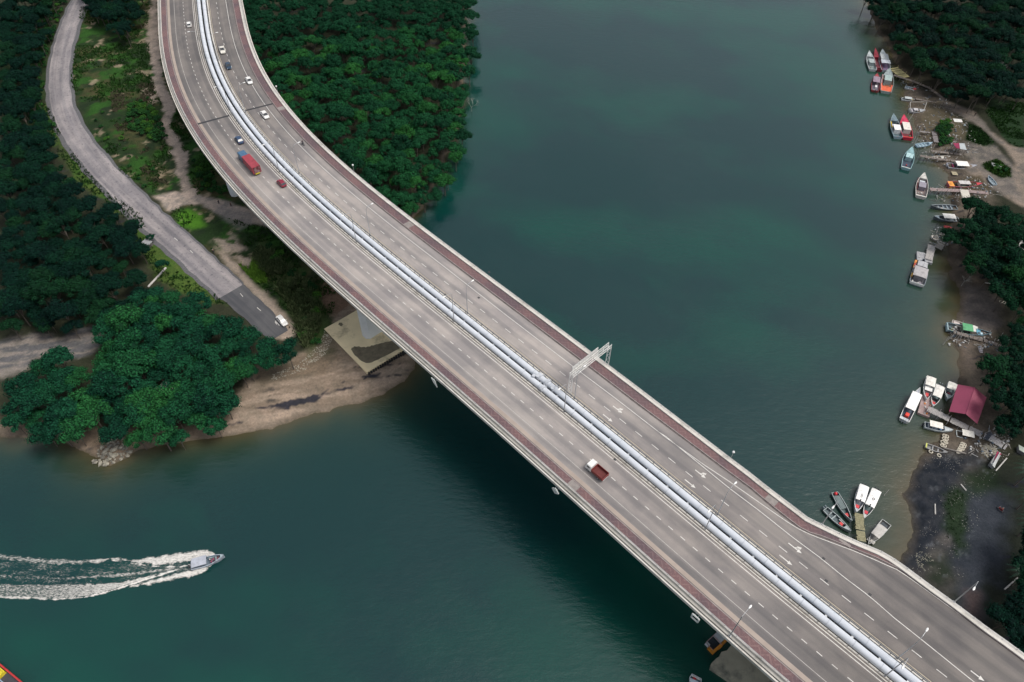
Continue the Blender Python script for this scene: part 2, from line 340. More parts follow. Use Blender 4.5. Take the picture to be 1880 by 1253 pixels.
for pts in ([(1780, 228), (1800, 235), (1825, 262), (1805, 268), (1775, 255)], [(1805, 300), (1830, 292), (1855, 310), (1855, 325), (1835, 325), (1810, 310)], [(1820, 180), (1880, 190), (1880, 270), (1860, 270), (1830, 235), (1810, 205)], [(1722, 228), (1740, 225), (1745, 260), (1725, 262)]):
    rp((.018, .045, .016), pts, 1.2, 1.5)
rp((.10, .082, .05), [(1745, 325), (1800, 322), (1815, 345), (1790, 352), (1750, 350)], 1.5, 2)
rp((.19, .165, .15), [(1745, 530), (1775, 510), (1810, 525), (1835, 560), (1835, 600), (1790, 610), (1750, 610), (1765, 570)], 2, 2, 1, (.13, .115, .11), sm(n2, .38, .6))
rp((.22, .18, .15), [(1745, 610), (1775, 600), (1790, 640), (1765, 700), (1745, 740), (1740, 680)], 1.5, 1.5, .9, (.15, .12, .1), n2)
rp((.032, .036, .042), [(1672, 850), (1720, 822), (1790, 828), (1800, 850), (1755, 880), (1748, 930), (1745, 960), (1720, 1010), (1690, 1040), (1655, 1045), (1668, 960), (1666, 900)], 2, 2.5, 1, (.06, .06, .062), sm(n3, .4, .6))
rp((.055, .06, .068), [(1770, 900), (1840, 890), (1850, 960), (1835, 1060), (1800, 1100), (1790, 1180), (1770, 1130), (1760, 1060), (1730, 1030), (1750, 960)], 3, 3, 1, (.085, .088, .092), n2)
rp((.15, .10, .085), [(1776, 1085), (1803, 1085), (1798, 1135), (1775, 1130)], 1.5, 1)
rp((.030, .055, .018), [(1735, 905), (1760, 895), (1778, 915), (1776, 1010), (1755, 1020), (1740, 980)], 1.5, 2.5, .9); rp((.028, .05, .018), [(1770, 868), (1830, 860), (1850, 900), (1790, 905)], 2, 2.5, .8)
rp((.025, .045, .016), [(1715, 1010), (1745, 1010), (1750, 1060), (1720, 1060)], 2, 3, .8)
lay((.042, .040, .027), region([(1560, -60), (1600, 30), (1640, 100), (1665, 140), (1700, 168), (1790, 190), (1800, 100), (1740, -60)], 3, 3)*land)
tr = (n3 > .70)*(fbm(GX, GY, 9, 71) > .45); rp((.34, .33, .31), [(1675, 850), (1850, 820), (1850, 1060), (1680, 1060)], 2, 2, .0)
lay((.36, .35, .33), region([(1675, 850), (1740, 820), (1850, 830), (1810, 900), (1770, 1060), (1680, 1060), (1668, 960)], 1, 1)*land*tr*.22)
lay((.13, .105, .08), land*(1-onL)*(1-sm(SD, .3, 2.5))*.8)
# under water
uw = 1-land; lay((.10, .085, .055), uw)
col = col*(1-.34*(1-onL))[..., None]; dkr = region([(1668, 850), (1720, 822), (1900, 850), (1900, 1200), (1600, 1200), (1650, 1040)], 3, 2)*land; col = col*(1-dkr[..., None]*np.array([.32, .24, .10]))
gm = bpy.data.materials.new('earth'); gm.use_nodes = True; nt = gm.node_tree; b = nt.nodes['Principled BSDF']
a = nt.nodes.new('ShaderNodeAttribute'); a.attribute_name = 'earth'; n = nz(nt, 1.6, 8, .75); n_ = nz(nt, .35, 5, .6)
r = ramp(nt, n.outputs[0], [(.34, (.74, .75, .76)), (.66, (1.24, 1.22, 1.2))]); o_ = mix(nt, a.outputs[0], r.outputs[0], 1.0, 'MULTIPLY')
r = ramp(nt, n_.outputs[0], [(.35, (.85, .87, .86)), (.65, (1.15, 1.12, 1.1))]); o_ = mix(nt, o_, r.outputs[0], 1.0, 'MULTIPLY')
nt.links.new(o_, b.inputs['Base Color']); b.inputs['Roughness'].default_value = .95; b.inputs['Specular IOR Level'].default_value = .15
bp = nt.nodes.new('ShaderNodeBump'); bp.inputs['Strength'].default_value = .8; bp.inputs['Distance'].default_value = .25; nt.links.new(n.outputs[0], bp.inputs['Height']); nt.links.new(bp.outputs[0], b.inputs['Normal'])
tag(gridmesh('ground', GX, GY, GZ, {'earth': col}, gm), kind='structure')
# ---- river
WX, WY = grid(-190, 200, 28, 392, 1.25, 2500); WS = landdist(WX, WY)
eastside = (sdist(WX, WY, LP) < sdist(WX, WY, RP)).astype(float)
width = np.where(eastside > 0, 13.0, np.where(WY > 165, 3.0, 8.0))*(.6+.8*fbm(WX, WY, 30, 81)); sh = np.exp(np.minimum(WS, 0)/width)
brown = np.exp(np.minimum(WS, 0)/(width*.42))
murk = .35*sm(-WY, -190, -90)+.0*WX
wc = np.stack([sh, brown, fbm(WX+WY*.5, WY*1.3, 70, 83, 5)], -1)
wm = bpy.data.materials.new('river_water'); wm.use_nodes = True; nt = wm.node_tree; b = nt.nodes['Principled BSDF']
a = nt.nodes.new('ShaderNodeAttribute'); a.attribute_name = 'shallow'; sep = nt.nodes.new('ShaderNodeSeparateColor'); nt.links.new(a.outputs[0], sep.inputs[0])
r0 = ramp(nt, sep.outputs[2], [(.40, (.002, .027, .027)), (.60, (.0005, .045, .033))])
o_ = mix(nt, r0.outputs[0], (.012, .042, .027), sep.outputs[0]); o_ = mix(nt, o_, (.070, .058, .030), sep.outputs[1]); nt.links.new(o_, b.inputs['Base Color'])
b.inputs['IOR'].default_value = 1.57; b.inputs['Specular IOR Level'].default_value = .5
tc = nt.nodes.new('ShaderNodeTexCoord'); mp = nt.nodes.new('ShaderNodeMapping'); mp.inputs['Scale'].default_value = (.5, 1.15, 1); mp.inputs['Rotation'].default_value = (0, 0, .5)
nt.links.new(tc.outputs['Object'], mp.inputs[0]); n = nz(nt, .55, 6, .62, vec=mp.outputs[0]); sl2 = nz(nt, .013, 5, .6); 
rr = ramp(nt, sl2.outputs[0], [(.44, (.22, .22, .22)), (.58, (.05, .05, .05))]); nt.links.new(rr.outputs[0], b.inputs['Roughness'])
bp = nt.nodes.new('ShaderNodeBump'); bp.inputs['Strength'].default_value = .35; bp.inputs['Distance'].default_value = .22
rs = ramp(nt, sl2.outputs[0], [(.44, (.75, .75, .75)), (.60, (.20, .20, .20))]); nt.links.new(rs.outputs[0], bp.inputs['Strength'])
nt.links.new(n.outputs[0], bp.inputs['Height']); nt.links.new(bp.outputs[0], b.inputs['Normal'])
tag(gridmesh('river', WX, WY, WX*0, {'shallow': wc}, wm), kind='structure')
# ================================================================== roads on the west bank
def uvmesh(mb, name, m, parent=None, smooth=False): return obj(name, mb, m, parent, smooth)
def ribbon(cen, wid, z, name, m, kind='structure'):
    cen = smooth_poly(cen, 2, False); mb = MB(); s = 0; n = len(cen); L = len(wid)
    for i, p in enumerate(cen):
        q = cen[max(i-1, 0)]; r_ = cen[min(i+1, n-1)]; t = Vector((r_[0]-q[0], r_[1]-q[1])).normalized(); nn = Vector((-t.y, t.x))
        if i: s += math.hypot(p[0]-cen[i-1][0], p[1]-cen[i-1][1])
        u = i/(n-1)*(L-1); k = min(int(u), L-2); wl = wid[k][0]*(1-u+k)+wid[k+1][0]*(u-k); wr = wid[k][1]*(1-u+k)+wid[k+1][1]*(u-k)
        wl *= 1+.05*sin(s*.9)+.03*sin(s*2.3); wr *= 1+.05*sin(s*.7+2)+.03*sin(s*2.9)
        for o in (-wl, 0, wr): mb.v.append((p[0]+nn.x*-o, p[1]+nn.y*-o, z)); mb.uv.append((s, o))
    for i in range(n-1):
        for j in (0, 1): mb.f.append((i*3+j, i*3+j+1, i*3+j+4, i*3+j+3)[::-1])
    o = obj(name, mb, m); return tag(o, kind=kind)
OLDC = [(190, -70), (158, -20), (137, 20), (122, 60), (112, 100), (107, 140), (110, 185), (125, 230), (155, 275), (195, 320), (240, 365), (280, 405), (330, 448), (375, 490), (425, 535)]
NEWC = [(425, 535), (455, 562), (485, 590), (512, 617)]
def roadpts(c): return [tuple(at(x, y, 2.1)[:2]) for x, y in c]
ribbon(roadpts(OLDC), [(4.6, 4.4), (5.4, 4.7), (5.2, 5.4), (4.9, 5.6), (4.6, 5.0)], 2.06, 'roadside_verge', mat('gravel_shoulder', (.105, .105, .11), .9, .25, 1.5))
ribbon(roadpts(OLDC), [(3.6, 3.2), (3.9, 3.6), (4.0, 3.8), (4.1, 4.0), (4.0, 4.0)], 2.09, 'old_road', OLD)
ribbon(roadpts(NEWC), [(4.0, 4.0), (4.0, 3.6), (3.7, 3.2), (3.0, 2.6)], 2.094, 'old_road', NEWA)
mk = MB()
for a_, b_ in (((441, 539), (446, 545)), ((472, 565), (479, 571)), ((505, 589), (513, 598)), ((320, 437), (326, 442)), ((349, 460), (354, 465)), ((508, 596), (505, 591))):
    p = at(*a_, 2.1); q = at(*b_, 2.1); t = (q-p).normalized(); nn = Vector((-t.y, t.x, 0))*.09; z = Vector((0, 0, .002)); mk.quad(p-nn+z, q-nn+z, q+nn+z, p+nn+z)
tag(obj('lane_markings', mk, LINE), kind='structure')
# ================================================================== the bridge
CL = [(-134.02, 296.45), (-128.89, 281.28), (-123.54, 266.04), (-117.63, 250.96), (-110.97, 236.21), (-103.48, 221.91), (-95.14, 208.1), (-86.02, 194.8), (-76.22, 181.97), (-65.86, 169.57), (-55.07, 157.52),
      (-43.98, 145.74), (-32.72, 134.14), (-21.38, 122.64), (-10.03, 111.15), (1.27, 99.64), (12.52, 88.06), (23.72, 76.41), (34.91, 64.73), (46.13, 53.09), (57.45, 41.62)]
CL = [(-134.02-5.0*k, 296.45+15.2*k) for k in range(9, 0, -1)]+CL+[(57.45+11.35*k, 41.62-11.45*k) for k in range(1, 8)]
def resample(pts, st):
    out = []; n = len(pts)
    for i in range(n-1):
        p0, p1, p2, p3 = (np.array(pts[min(max(i+k, 0), n-1)]) for k in (-1, 0, 1, 2))
        for t in np.linspace(0, 1, 9)[:-1]: out.append(.5*((2*p1)+(-p0+p2)*t+(2*p0-5*p1+4*p2-p3)*t*t+(-p0+3*p1-3*p2+p3)*t**3))
    out.append(np.array(pts[-1])); out = np.array(out); S = np.concatenate([[0], np.cumsum(np.hypot(*np.diff(out, axis=0).T))])
    s = np.arange(0, S[-1], st); return np.stack([np.interp(s, S, out[:, 0]), np.interp(s, S, out[:, 1])], 1), s
CP, CS = resample(CL, 2.0); CT = np.gradient(CP, axis=0)
for _ in range(2): CT[1:-1] = (CT[:-2]+2*CT[1:-1]+CT[2:])/4
CT /= np.hypot(*CT.T)[:, None]
def frame(s):
    x = np.interp(s, CS, CP[:, 0]); y = np.interp(s, CS, CP[:, 1]); a = np.interp(s, CS, CT[:, 0]); b = np.interp(s, CS, CT[:, 1]); l = math.hypot(a, b); return x, y, a/l, b/l
def bp_(s, o, dz=0.0):                        # point on the bridge: s along, o to the north-east, dz above the road
    x, y, tx, ty = frame(s); X, Y = x-ty*o, y+tx*o; return Vector((X, Y, zdeck(X, Y)+dz))
def heading(s): _, _, a, b = frame(s); return math.atan2(b, a)
def so_(px, py):
    p = ondeck(px, py); q = CP-np.array([p.x, p.y]); i = int(np.argmin((q**2).sum(1))); s = CS[i]
    for _ in range(4):
        x, y, a, b = frame(s); s += (p.x-x)*a+(p.y-y)*b
    x, y, a, b = frame(s); return s, -(p.x-x)*b+(p.y-y)*a
S0, S1 = 4.0, CS[-1]-4
sj = so_(395, 220)[0]; sk = so_(1250, 950)[0]
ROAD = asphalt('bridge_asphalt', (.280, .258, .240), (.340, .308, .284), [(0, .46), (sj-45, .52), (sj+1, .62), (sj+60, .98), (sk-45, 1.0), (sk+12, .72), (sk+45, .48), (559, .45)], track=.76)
r5 = crop(1520, 1013, 5.2222, [(0, 0)])
def curve_from(px, after=None):
    q = [so_(*p) for p in px]; q.sort(); ss = [a for a, _ in q]; oo = [b for _, b in q]; return lambda s: float(np.interp(s, ss, oo)), ss[0]
OUTR_PX = crop(1340, 820, 5.2222, [(0, 100), (200, 250), (400, 410), (600, 560), (770, 690), (880, 740), (1000, 800), (1200, 895)])+crop(1520, 1013, 5.2222, [(530, 0), (640, 65), (760, 150), (960, 300), (1210, 480), (1520, 715), (1740, 870), (1880, 975)])
KIN_PX = crop(1340, 820, 5.2222, [(0, 255), (200, 400), (400, 570), (540, 680), (640, 760), (720, 815), (900, 870), (1100, 950), (1300, 1030), (1480, 1100)])+crop(1520, 1013, 5.2222, [(560, 110), (680, 170), (800, 245), (1000, 400), (1250, 580), (1520, 775), (1700, 900), (1880, 1030)])
EDG_PX = [(1221.7, 803), (1290, 852)]+crop(1340, 820, 5.2222, [(0, 340), (200, 480), (400, 620), (560, 730), (700, 815), (900, 895), (1160, 990), (1440, 1110), (1600, 1180)])+crop(1520, 1013, 5.2222, [(500, 100), (640, 165), (780, 250), (1000, 410), (1320, 640), (1560, 810), (1880, 1055)])
f1, sA = curve_from(OUTR_PX); f2, sB = curve_from(KIN_PX); f3, sC = curve_from(EDG_PX)
def blend(base, f, s0): return lambda s: base if s < s0-25 else (f(s) if s > s0 else base+(f(s0)-base)*(s-s0+25)/25)
OR = blend(22.85, f1, sA); KR = blend(18.95, f2, sB); ER = f3
KL, OLf = -6.25, -9.65
const = lambda v: (v if callable(v) else (lambda s: v))
def strip(o0, o1, dz, s0=S0, s1=S1, st=2.0, mb=None, dz1=None):
    mb = mb or MB(); o0, o1 = const(o0), const(o1); n = max(2, int(round((s1-s0)/st))+1); k = len(mb.v); dz1 = dz if dz1 is None else dz1
    for s in np.linspace(s0, s1, n):
        a, b = o0(s), o1(s)
        for o, z in ((a, dz), (b, dz1)): mb.v.append(tuple(bp_(s, o, z))); mb.uv.append((s, o))
    mb.f += [(k+2*i, k+2*i+2, k+2*i+3, k+2*i+1) for i in range(n-1)]; return mb
def beam(o0, o1, z0, z1, s0=S0, s1=S1, st=2.0, mb=None):
    mb = mb or MB(); o0, o1 = const(o0), const(o1); n = max(2, int(round((s1-s0)/st))+1); k = len(mb.v)
    for s in np.linspace(s0, s1, n):
        a, b = o0(s), o1(s)
        for o, z in ((a, z0), (b, z0), (b, z1), (a, z1)): mb.v.append(tuple(bp_(s, o, z))); mb.uv.append((s, o+z))
    for i in range(n-1):
        for j in range(4): mb.f.append((k+4*i+j, k+4*i+4+j, k+4*i+4+(j+1) % 4, k+4*i+(j+1) % 4))
    mb.f += [(k+3, k+2, k+1, k), (k+4*n-4, k+4*n-3, k+4*n-2, k+4*n-1)]; return mb
def plus(f, d): f = const(f); return lambda s: f(s)+d
bridge = thing('road_bridge', 'long curving concrete road bridge with two carriageways crossing the river', 'bridge', (0, 0, 0))
B = bridge
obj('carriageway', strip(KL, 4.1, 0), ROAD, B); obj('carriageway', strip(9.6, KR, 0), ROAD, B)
# structural slabs and box girders
obj('deck_slab', beam(OLf+.5, 4.95, -.7, -.012), CONC, B); obj('deck_slab', beam(9.05, plus(OR, -.5), -.7, -.012), CONC, B)
def girder(oa, ob):
    mb = MB(); n = 0; ss = np.arange(S0, S1, 4.0)
    for s in ss:
        h = 2.6
        for o, z in ((oa, -.7), (ob, -.7), (ob-1.2, -.7-h), (oa+1.2, -.7-h)): mb.v.append(tuple(bp_(s, o, z)))
    for i in range(len(ss)-1):
        for j in range(4): mb.f.append((4*i+j, 4*i+4+j, 4*i+4+(j+1) % 4, 4*i+(j+1) % 4))
    return mb
obj('box_girder', girder(-6.2, 2.6), CONC, B); obj('box_girder', girder(11.2, 20.0), CONC, B)
# footways, kerbs, edge beams, parapets
obj('footway', beam(-8.25, KL-.22, -.01, .16), BRICK, B); obj('footway', beam(plus(KR, .22), plus(OR, -1.55), -.01, .16), BRICK, B)
obj('kerb', beam(KL-.2, KL, -.01, .18), mat('kerb_concrete', (.26, .22, .21), .9, .2, 1), B); obj('kerb', beam(KR, plus(KR, .2), -.01, .18), mat('kerb_concrete', (.26, .22, .21), .9, .2, 1), B)
obj('gutter', strip(plus(KR, -.35), plus(KR, -.02), .004), mat('gutter_dirt', (.13, .11, .105), .9, .3, 1), B)
obj('gutter', strip(KL+.02, KL+.22, .004), mat('gutter_dirt', (.13, .11, .105), .9, .3, 1), B)
obj('dusty_edge', strip(KL+.24, KL+1.15, .004), mat('road_dust', (.33, .275, .235), .95, .12, .25), B)
obj('parapet', beam(-8.6, -8.27, 0, .55), PALE, B); obj('parapet', beam(plus(OR, -1.5), plus(OR, -.55), 0, .45), PALE, B)
obj('drainage_channel', beam(-9.32, -8.62, -.35, -.30), DARK, B)
obj('edge_beam', beam(OLf, -9.34, -1.0, -.16), PALE, B); obj('edge_beam', beam(plus(OR, -.34), plus(OR, 0), -1.0, -.10), PALE, B)
obj('drainage_channel', beam(plus(OR, -.53), plus(OR, -.36), -.35, -.25), DARK, B)
def rail(o, z, step, r=.035):
    o = const(o); mb = MB(); ss = np.arange(S0, S1, 2.0); mb.path([bp_(s, o(s), z+.42) for s in ss], r, 5); mb.path([bp_(s, o(s), z+.2) for s in ss], r*.8, 4)
    for s in np.arange(S0+.5, S1, step): mb.bar(bp_(s, o(s), z-.02), bp_(s, o(s), z+.5), .05, 5)
    return mb
obj('railing', rail(-8.44, .55, 2.6), STEEL, B); obj('railing', rail(plus(OR, -.68), .45, 2.6), STEEL, B)
# median: concrete verges, crash barriers, open gap
obj('median_verge', beam(4.12, 4.98, -.01, .14), PALE, B); obj('median_verge', beam(9.0, 9.58, -.01, .12), PALE, B)
obj('median_gutter', strip(4.35, 4.62, .145), mat('gutter_dirt2', (.16, .14, .12), .9, .2, 1), B)
def guard(o, z, step=2.0):
    mb = MB(); mb2 = beam(o-.04, o+.04, z+.42, z+.70); mb.add(mb2.v, mb2.f)
    for s in np.arange(S0+.5, S1, step): mb.bar(bp_(s, o, z-.02), bp_(s, o, z+.80), .07, 4)
    return mb
obj('guard_rail', guard(4.86, .14), mat('dark_galvanised', (.16, .165, .17), .5, .1, 2, .5), B); obj('guard_rail', guard(9.1, .12), mat('dark_galvanised', (.16, .165, .17), .5, .1, 2, .5), B)
# painted lines
def line(o, w=.13, s0=S0, s1=S1, m=LINE, dz=.008): return obj('lane_line', strip(plus(o, -w/2), plus(o, w/2), dz, s0, s1), m, B)
line(3.62, .16); line(-3.4, .11, m=FAINT); line(9.95, .13, m=mat('worn_yellow_paint', (.46, .40, .30), .8, .1, 1))
NL = crop(840, 580, 3.917, [(355, 0), (830, 365), (1130, 590), (1500, 870)])+[(1221.7, 803)]+crop(1340, 820, 5.2222, [(0, 405), (300, 630), (600, 870), (870, 1070), (1090, 1250)])+crop(1520, 1013, 5.2222, [(400, 430), (640, 640), (880, 830), (1400, 1250)])
nf, sn = curve_from(NL); line(blend(16.4, nf, sn), .15)
line(ER, .15, sC-2, S1)
def dashes(o, ds, ln, w=.14):
    far = MB(); ds = [s for s in ds if S0+3 < s < S1-3]; vis = [s for s in ds if 20 < bp_(s, o).y]
    near = sorted(vis, key=lambda s: bp_(s, o).y)[:48]
    for s in ds:
        if s in near: obj('lane_dash', strip(o-w/2, o+w/2, .009, s-ln/2, s+ln/2, ln/2), LINE, B)
        else: strip(o-w/2, o+w/2, .009, s-ln/2, s+ln/2, ln/2, far)
    tag(obj('lane_dash', far, LINE, B), kind='stuff')
sd = so_(*crop(840, 580, 3.917, [(671, 795)])[0])[0]; dashes(0.0, sd+3.03*np.arange(-110, 60), 1.15, .15)
sm0 = so_(*crop(840, 580, 3.917, [(650, 339)])[0])[0]; dashes(12.72, sm0+4.6*np.arange(-80, 40), 1.9, .15)
# expansion joints, repair bands
for o0, o1 in ((KL, 4.1), (9.6, 18.95)):
    mb = MB(); n = 10
    sa = so_(366.8, 227.2)[0] if o0 == KL else so_(450.5, 203.5)[0]; sb = so_(420.4, 212.7)[0] if o0 == KL else so_(503.4, 190.2)[0]
    for i in range(n+1):
        t = i/n; o = o0+(o1-o0)*t; c = sa+(sb-sa)*t
        mb.v += [tuple(bp_(c-.45, o, .011)), tuple(bp_(c+.45, o, .011))]
    mb.f = [(2*i, 2*i+1, 2*i+3, 2*i+2) for i in range(n)]; obj('expansion_joint', mb, mat('joint_rubber', (.035, .035, .038), .7, .2, 2), B)
# pale concrete patches where slabs break the brick footway
for px in ((437, 222), (752, 413), (1050, 895), (1448, 885), (1560, 985)):
    s, o = so_(*px); a0, a1 = ((-8.25, KL-.22) if o < 0 else (KR(s)+.22, OR(s)-1.55))
    obj('footway_slab', beam(a0+.02, a1-.02, .10, .168, s-1.2, s+1.2, 1.2), mat('slab_concrete', (.24, .215, .20), .9, .2, 1), B)
# turn arrows
def arrow(px0, px1, hook):
    s0, o0 = so_(*px0); s1, o1 = so_(*px1); L = s1-s0; o = (o0+o1)/2; mb = MB(); z = .010
    def q(pts): k = [tuple(bp_(s, oo, z)) for s, oo in pts]; mb.add(k, [tuple(range(len(k)))])
    q([(s0, o-.11), (s1-.9, o-.11), (s1-.9, o+.11), (s0, o+.11)]); q([(s1-.9, o-.42), (s1, o), (s1-.9, o+.42)])
    if hook: q([(s0+.55*L-.3, o+.11), (s0+.55*L+.0, o+.11), (s0+.72*L, o+.55), (s0+.62*L, o+.62)]); q([(s0+.48*L, o+.62), (s0+.80*L, o+.50), (s0+.80*L, o+1.05)])
    obj('direction_arrow', mb, LINE, B)
arrow((1125.2, 745.9), (1142.5, 758.7), 1); arrow((1106.8, 761.3), (1124.7, 774.5), 0); arrow((1276.6, 862.9), (1295.7, 878.7), 1); arrow((1257.4, 880.7), (1277, 896.6), 0)
arrow((1447.6, 997.1), (1471.7, 1016.7), 1); arrow((1431, 1019.2), (1454.3, 1038.3), 0); arrow((1782.4, 1231.3), (1807.2, 1251.4), 0)
# road-surface oddments: drain covers
for px in ((879, 547), (817, 541), (898, 500), (1129, 844), (1517, 1067), (1597, 1092), (1512, 1026)):
    s, o = so_(*px); mb = strip(o-.28, o+.28, .012, s-.3, s+.3, .3); obj('drain_cover', mb, mat('iron', (.04, .04, .042), .6, .2, 4), B)
# piers on pile caps
def pier(px, z0, oa, ob, thick, base):
    s = base; mb = MB(); secs = []
    for z, g in ((z0, 0), (z0+12, 0), (zdeck(*bp_(s, (oa+ob)/2)[:2])-3.2, .5)):
        ring = []
        for (ds, o) in ((-thick/2, oa+.9), (-thick/2+.9, oa), (thick/2-.9, oa), (thick/2, oa+.9), (thick/2, ob-.9), (thick/2-.9, ob), (-thick/2+.9, ob), (-thick/2, ob-.9)):
            x, y, tx, ty = frame(s+ds); oo = o-g if o < (oa+ob)/2 else o+g; ring.append((x-ty*oo, y+tx*oo, z))
        secs.append(ring)
    mb.loft(secs); return obj('pier', mb, mat('pier_concrete', (.66, .68, .68), .8, .06, .3, stain=(.50, .52, .52)), B)
q0 = at(667, 622, 1.6)
def s_of(x, y):
    q = CP-np.array([x, y]); i = int(np.argmin((q**2).sum(1))); s = CS[i]
    for _ in range(4):
        X, Y, a, b = frame(s); s += (x-X)*a+(y-Y)*b
    X, Y, a, b = frame(s); return s, -(x-X)*b+(y-Y)*a
sP, oP = s_of(q0.x, q0.y); sP += 0.3
q1 = at(1345, 1215, 1.6); sQ, oQ = s_of(q1.x, q1.y); sQ += 13
sR = so_(363, 262)[0]
for s_, z_ in ((sP, 2.2), (sQ, 1.2), (sR, 1.0), (sR-(sP-sR), 1.0), (sQ+(sP-sR), 1.0)):
    if S0 < s_ < S1: pier(None, z_, oP+.2, 3.0, 3.4, s_); pier(None, z_, 10.5, 19.5, 3.4, s_)
def cap(corners, name, label):
    mb = MB(); mb.prism(corners, -2.0, 1.5); return mb
c1, c2, c3 = at(595, 604, 2.25), at(673, 684, 2.25), at(741, 642, 2.25); u = (c3-c2).normalized(); 
capmat = mat('algae_concrete', (.74, .62, .39), .9, .08, .22, bump=.3, stain=(.17, .145, .10))
poly = [tuple(c1[:2]), tuple(c2[:2]), tuple((c2+u*36)[:2]), tuple((c1+u*36)[:2])]
obj('pile_cap', MB().prism(poly, -2, 2.25), capmat, B)
d1, d2, d3 = at(1306, 1226, 1.3), at(1352, 1268, 1.3), at(1322, 1198, 1.3); v = (d3-d1).normalized()
pe = [at(*p, 1.3) for p in crop(1280, 1150, 12.533, [(310, 960), (330, 850), (440, 740), (520, 690), (560, 590), (680, 560), (790, 430)])]+[at(1420, 1160, 1.3), at(1470, 1230, 1.3), at(1380, 1262, 1.3), at(1352, 1258, 1.3)]
obj('pile_cap', MB().prism([tuple(p[:2]) for p in pe][::-1], -2, 1.3), mat('algae_concrete2', (.30, .28, .21), .9, .15, .25, bump=.3, stain=(.06, .065, .06)), B)
CR6 = lambda pts: crop(400, 560, 3.9167, pts)
for pts in ([(950, 320), (985, 295), (1060, 308), (1110, 292), (1180, 275), (1260, 255), (1345, 290), (1270, 335), (1160, 390), (1075, 428), (1010, 390)], [(862, 132), (890, 125), (903, 145), (880, 158)]):
    mb = MB(); q = smooth_poly([tuple(at(x, y, 2.254)[:2]) for x, y in CR6(pts)], 2); q = [(x+.12*sin(i*2.3), y+.12*cos(i*3.1)) for i, (x, y) in enumerate(q)]; mb.add([(x, y, 2.254) for x, y in q], [tuple(range(len(q)))]); obj('mud_patch', mb, mat('wet_mud', (.15, .128, .085), .8, .25, .8), B)
# rubber fenders along the west pile cap
mb = MB(); k = 0
fd = None
for i in range(22):
    p = c2+u*(.5+i*.75)+Vector((u.y, -u.x, 0))*.35
    m1 = MB(); m1.bar((0, 0, -1.2), (0, 0, .3), .30, 8); 
    if fd is None: fd = m1.mesh('fender', RUBBER)
    link('fender', fd, B, (p.x, p.y, 1.7))
# water pipes
def pipe(o, label):
    root = thing('water_pipe', label, 'pipe', (0, 0, 0), 0, None)
    ss = np.arange(S0, S1, 2.0); mb = MB(); mb.path([bp_(s, o, .10) for s in ss], .74, 18); obj('pipe_wall', mb, PIPE, root, True)
    jm = mat('pipe_joint_paint', (.42, .45, .49), .5, .1, 1)
    for s in np.arange(S0+2+(1.5 if o > 7 else 0), S1-2, 5.3):
        m1 = MB(); m1.bar(bp_(s-.05, o, .10), bp_(s+.05, o, .10), .785, 18); obj('joint', m1, jm, root)
    obj('saddle', beam(o-.5, o+.5, -1.3, -.68), DARK, root)
    return root
p1 = pipe(6.0, 'pale blue water pipe nearer the small white lorry, lower left of the pair'); p2 = pipe(7.98, 'pale blue water pipe beside the sign gantry leg, upper right of the pair')
obj('crossbeam_grating', beam(6.9, 7.05, -.95, -.9), DARK, B)
for s in np.arange(S0+1, S1-1, 5.3): obj('pipe_bracket', beam(6.70, 7.28, -.3, .05, s, s+.4, .4), STEEL, B) if abs(s-so_(1100, 780)[0]) < 130 else None
# valve assembly on the pipes next to the gantry
for (px, py, o, root, L, r_) in ((987, 692, 8.0, p2, 1.0, .96), (1003, 703, 8.0, p2, .7, 1.0), (1018, 715, 8.0, p2, .25, .94), (994, 715, 5.93, p1, .6, 1.0)):
    s = so_(px, py)[0]; m1 = MB(); m1.bar(bp_(s, o, .1), bp_(s+L, o, .1), r_, 16)
    for kk in (0, L): m1.bar(bp_(s+kk-.04, o, .1), bp_(s+kk+.04, o, .1), r_+.1, 16)
    obj('valve_collar', m1, mat('valve_paint', (.48, .50, .53), .5, .15, 2), root)
for (px, py, o, root) in ((978, 697, 6.6, p1), (984, 698, 7.2, p2), (1012, 720, 7.2, p2)):
    s = so_(px, py)[0]; m1 = MB(); m1.bar(bp_(s, o, .1), bp_(s, o, 1.2), .28, 10).bar(bp_(s, o, 1.2), bp_(s, o, 1.3), .42, 10); obj('air_valve', m1, mat('valve_paint', (.48, .50, .53), .5, .15, 2), root)
# ---- street lamps
def lamp(name, label, s, o, side, h=10.0, arm=2.3, group=None, curl=True):
    b0 = bp_(s, o, 0); rz = heading(s)+pi/2*side           # local +x points to where the arm reaches
    t = thing(name, label, 'street lamp', b0, rz, group)
    m1 = MB(); m1.bar((0, 0, -.2), (0, 0, h-1.2), .11, 8, .07)
    if curl: m1.path([(0, 0, h-1.2), (.08, 0, h-.75), (.3, 0, h-.35), (.7, 0, h-.1), (arm-.5, 0, h+.05)], .05, 6)
    else: m1.bar((0, 0, h-1.2), (0, 0, h), .07, 8, .06); m1.bar((0, 0, h-.15), (arm-.4, 0, h+.1), .045, 6)
    obj('pole', m1, STEEL, t); m2 = MB(); m2.box(-.22, .22, -.22, .22, 0, .12); m2.box(-.15, .15, -.15, .15, .12, .45, .04); obj('base_plate', m2, STEEL, t)
    m3 = MB(); secs = []
    for x, w_, z_ in ((arm-.62, .06, .05), (arm-.4, .15, .10), (arm, .20, .12), (arm+.25, .13, .08), (arm+.33, .04, .04)):
        secs.append([(x, w_*cos(a_), h+.06+z_*sin(a_)) for a_ in np.linspace(0, 2*pi, 9)[:-1]])
    m3.loft(secs); obj('lamp_head', m3, WHITE, t, True)
    return t
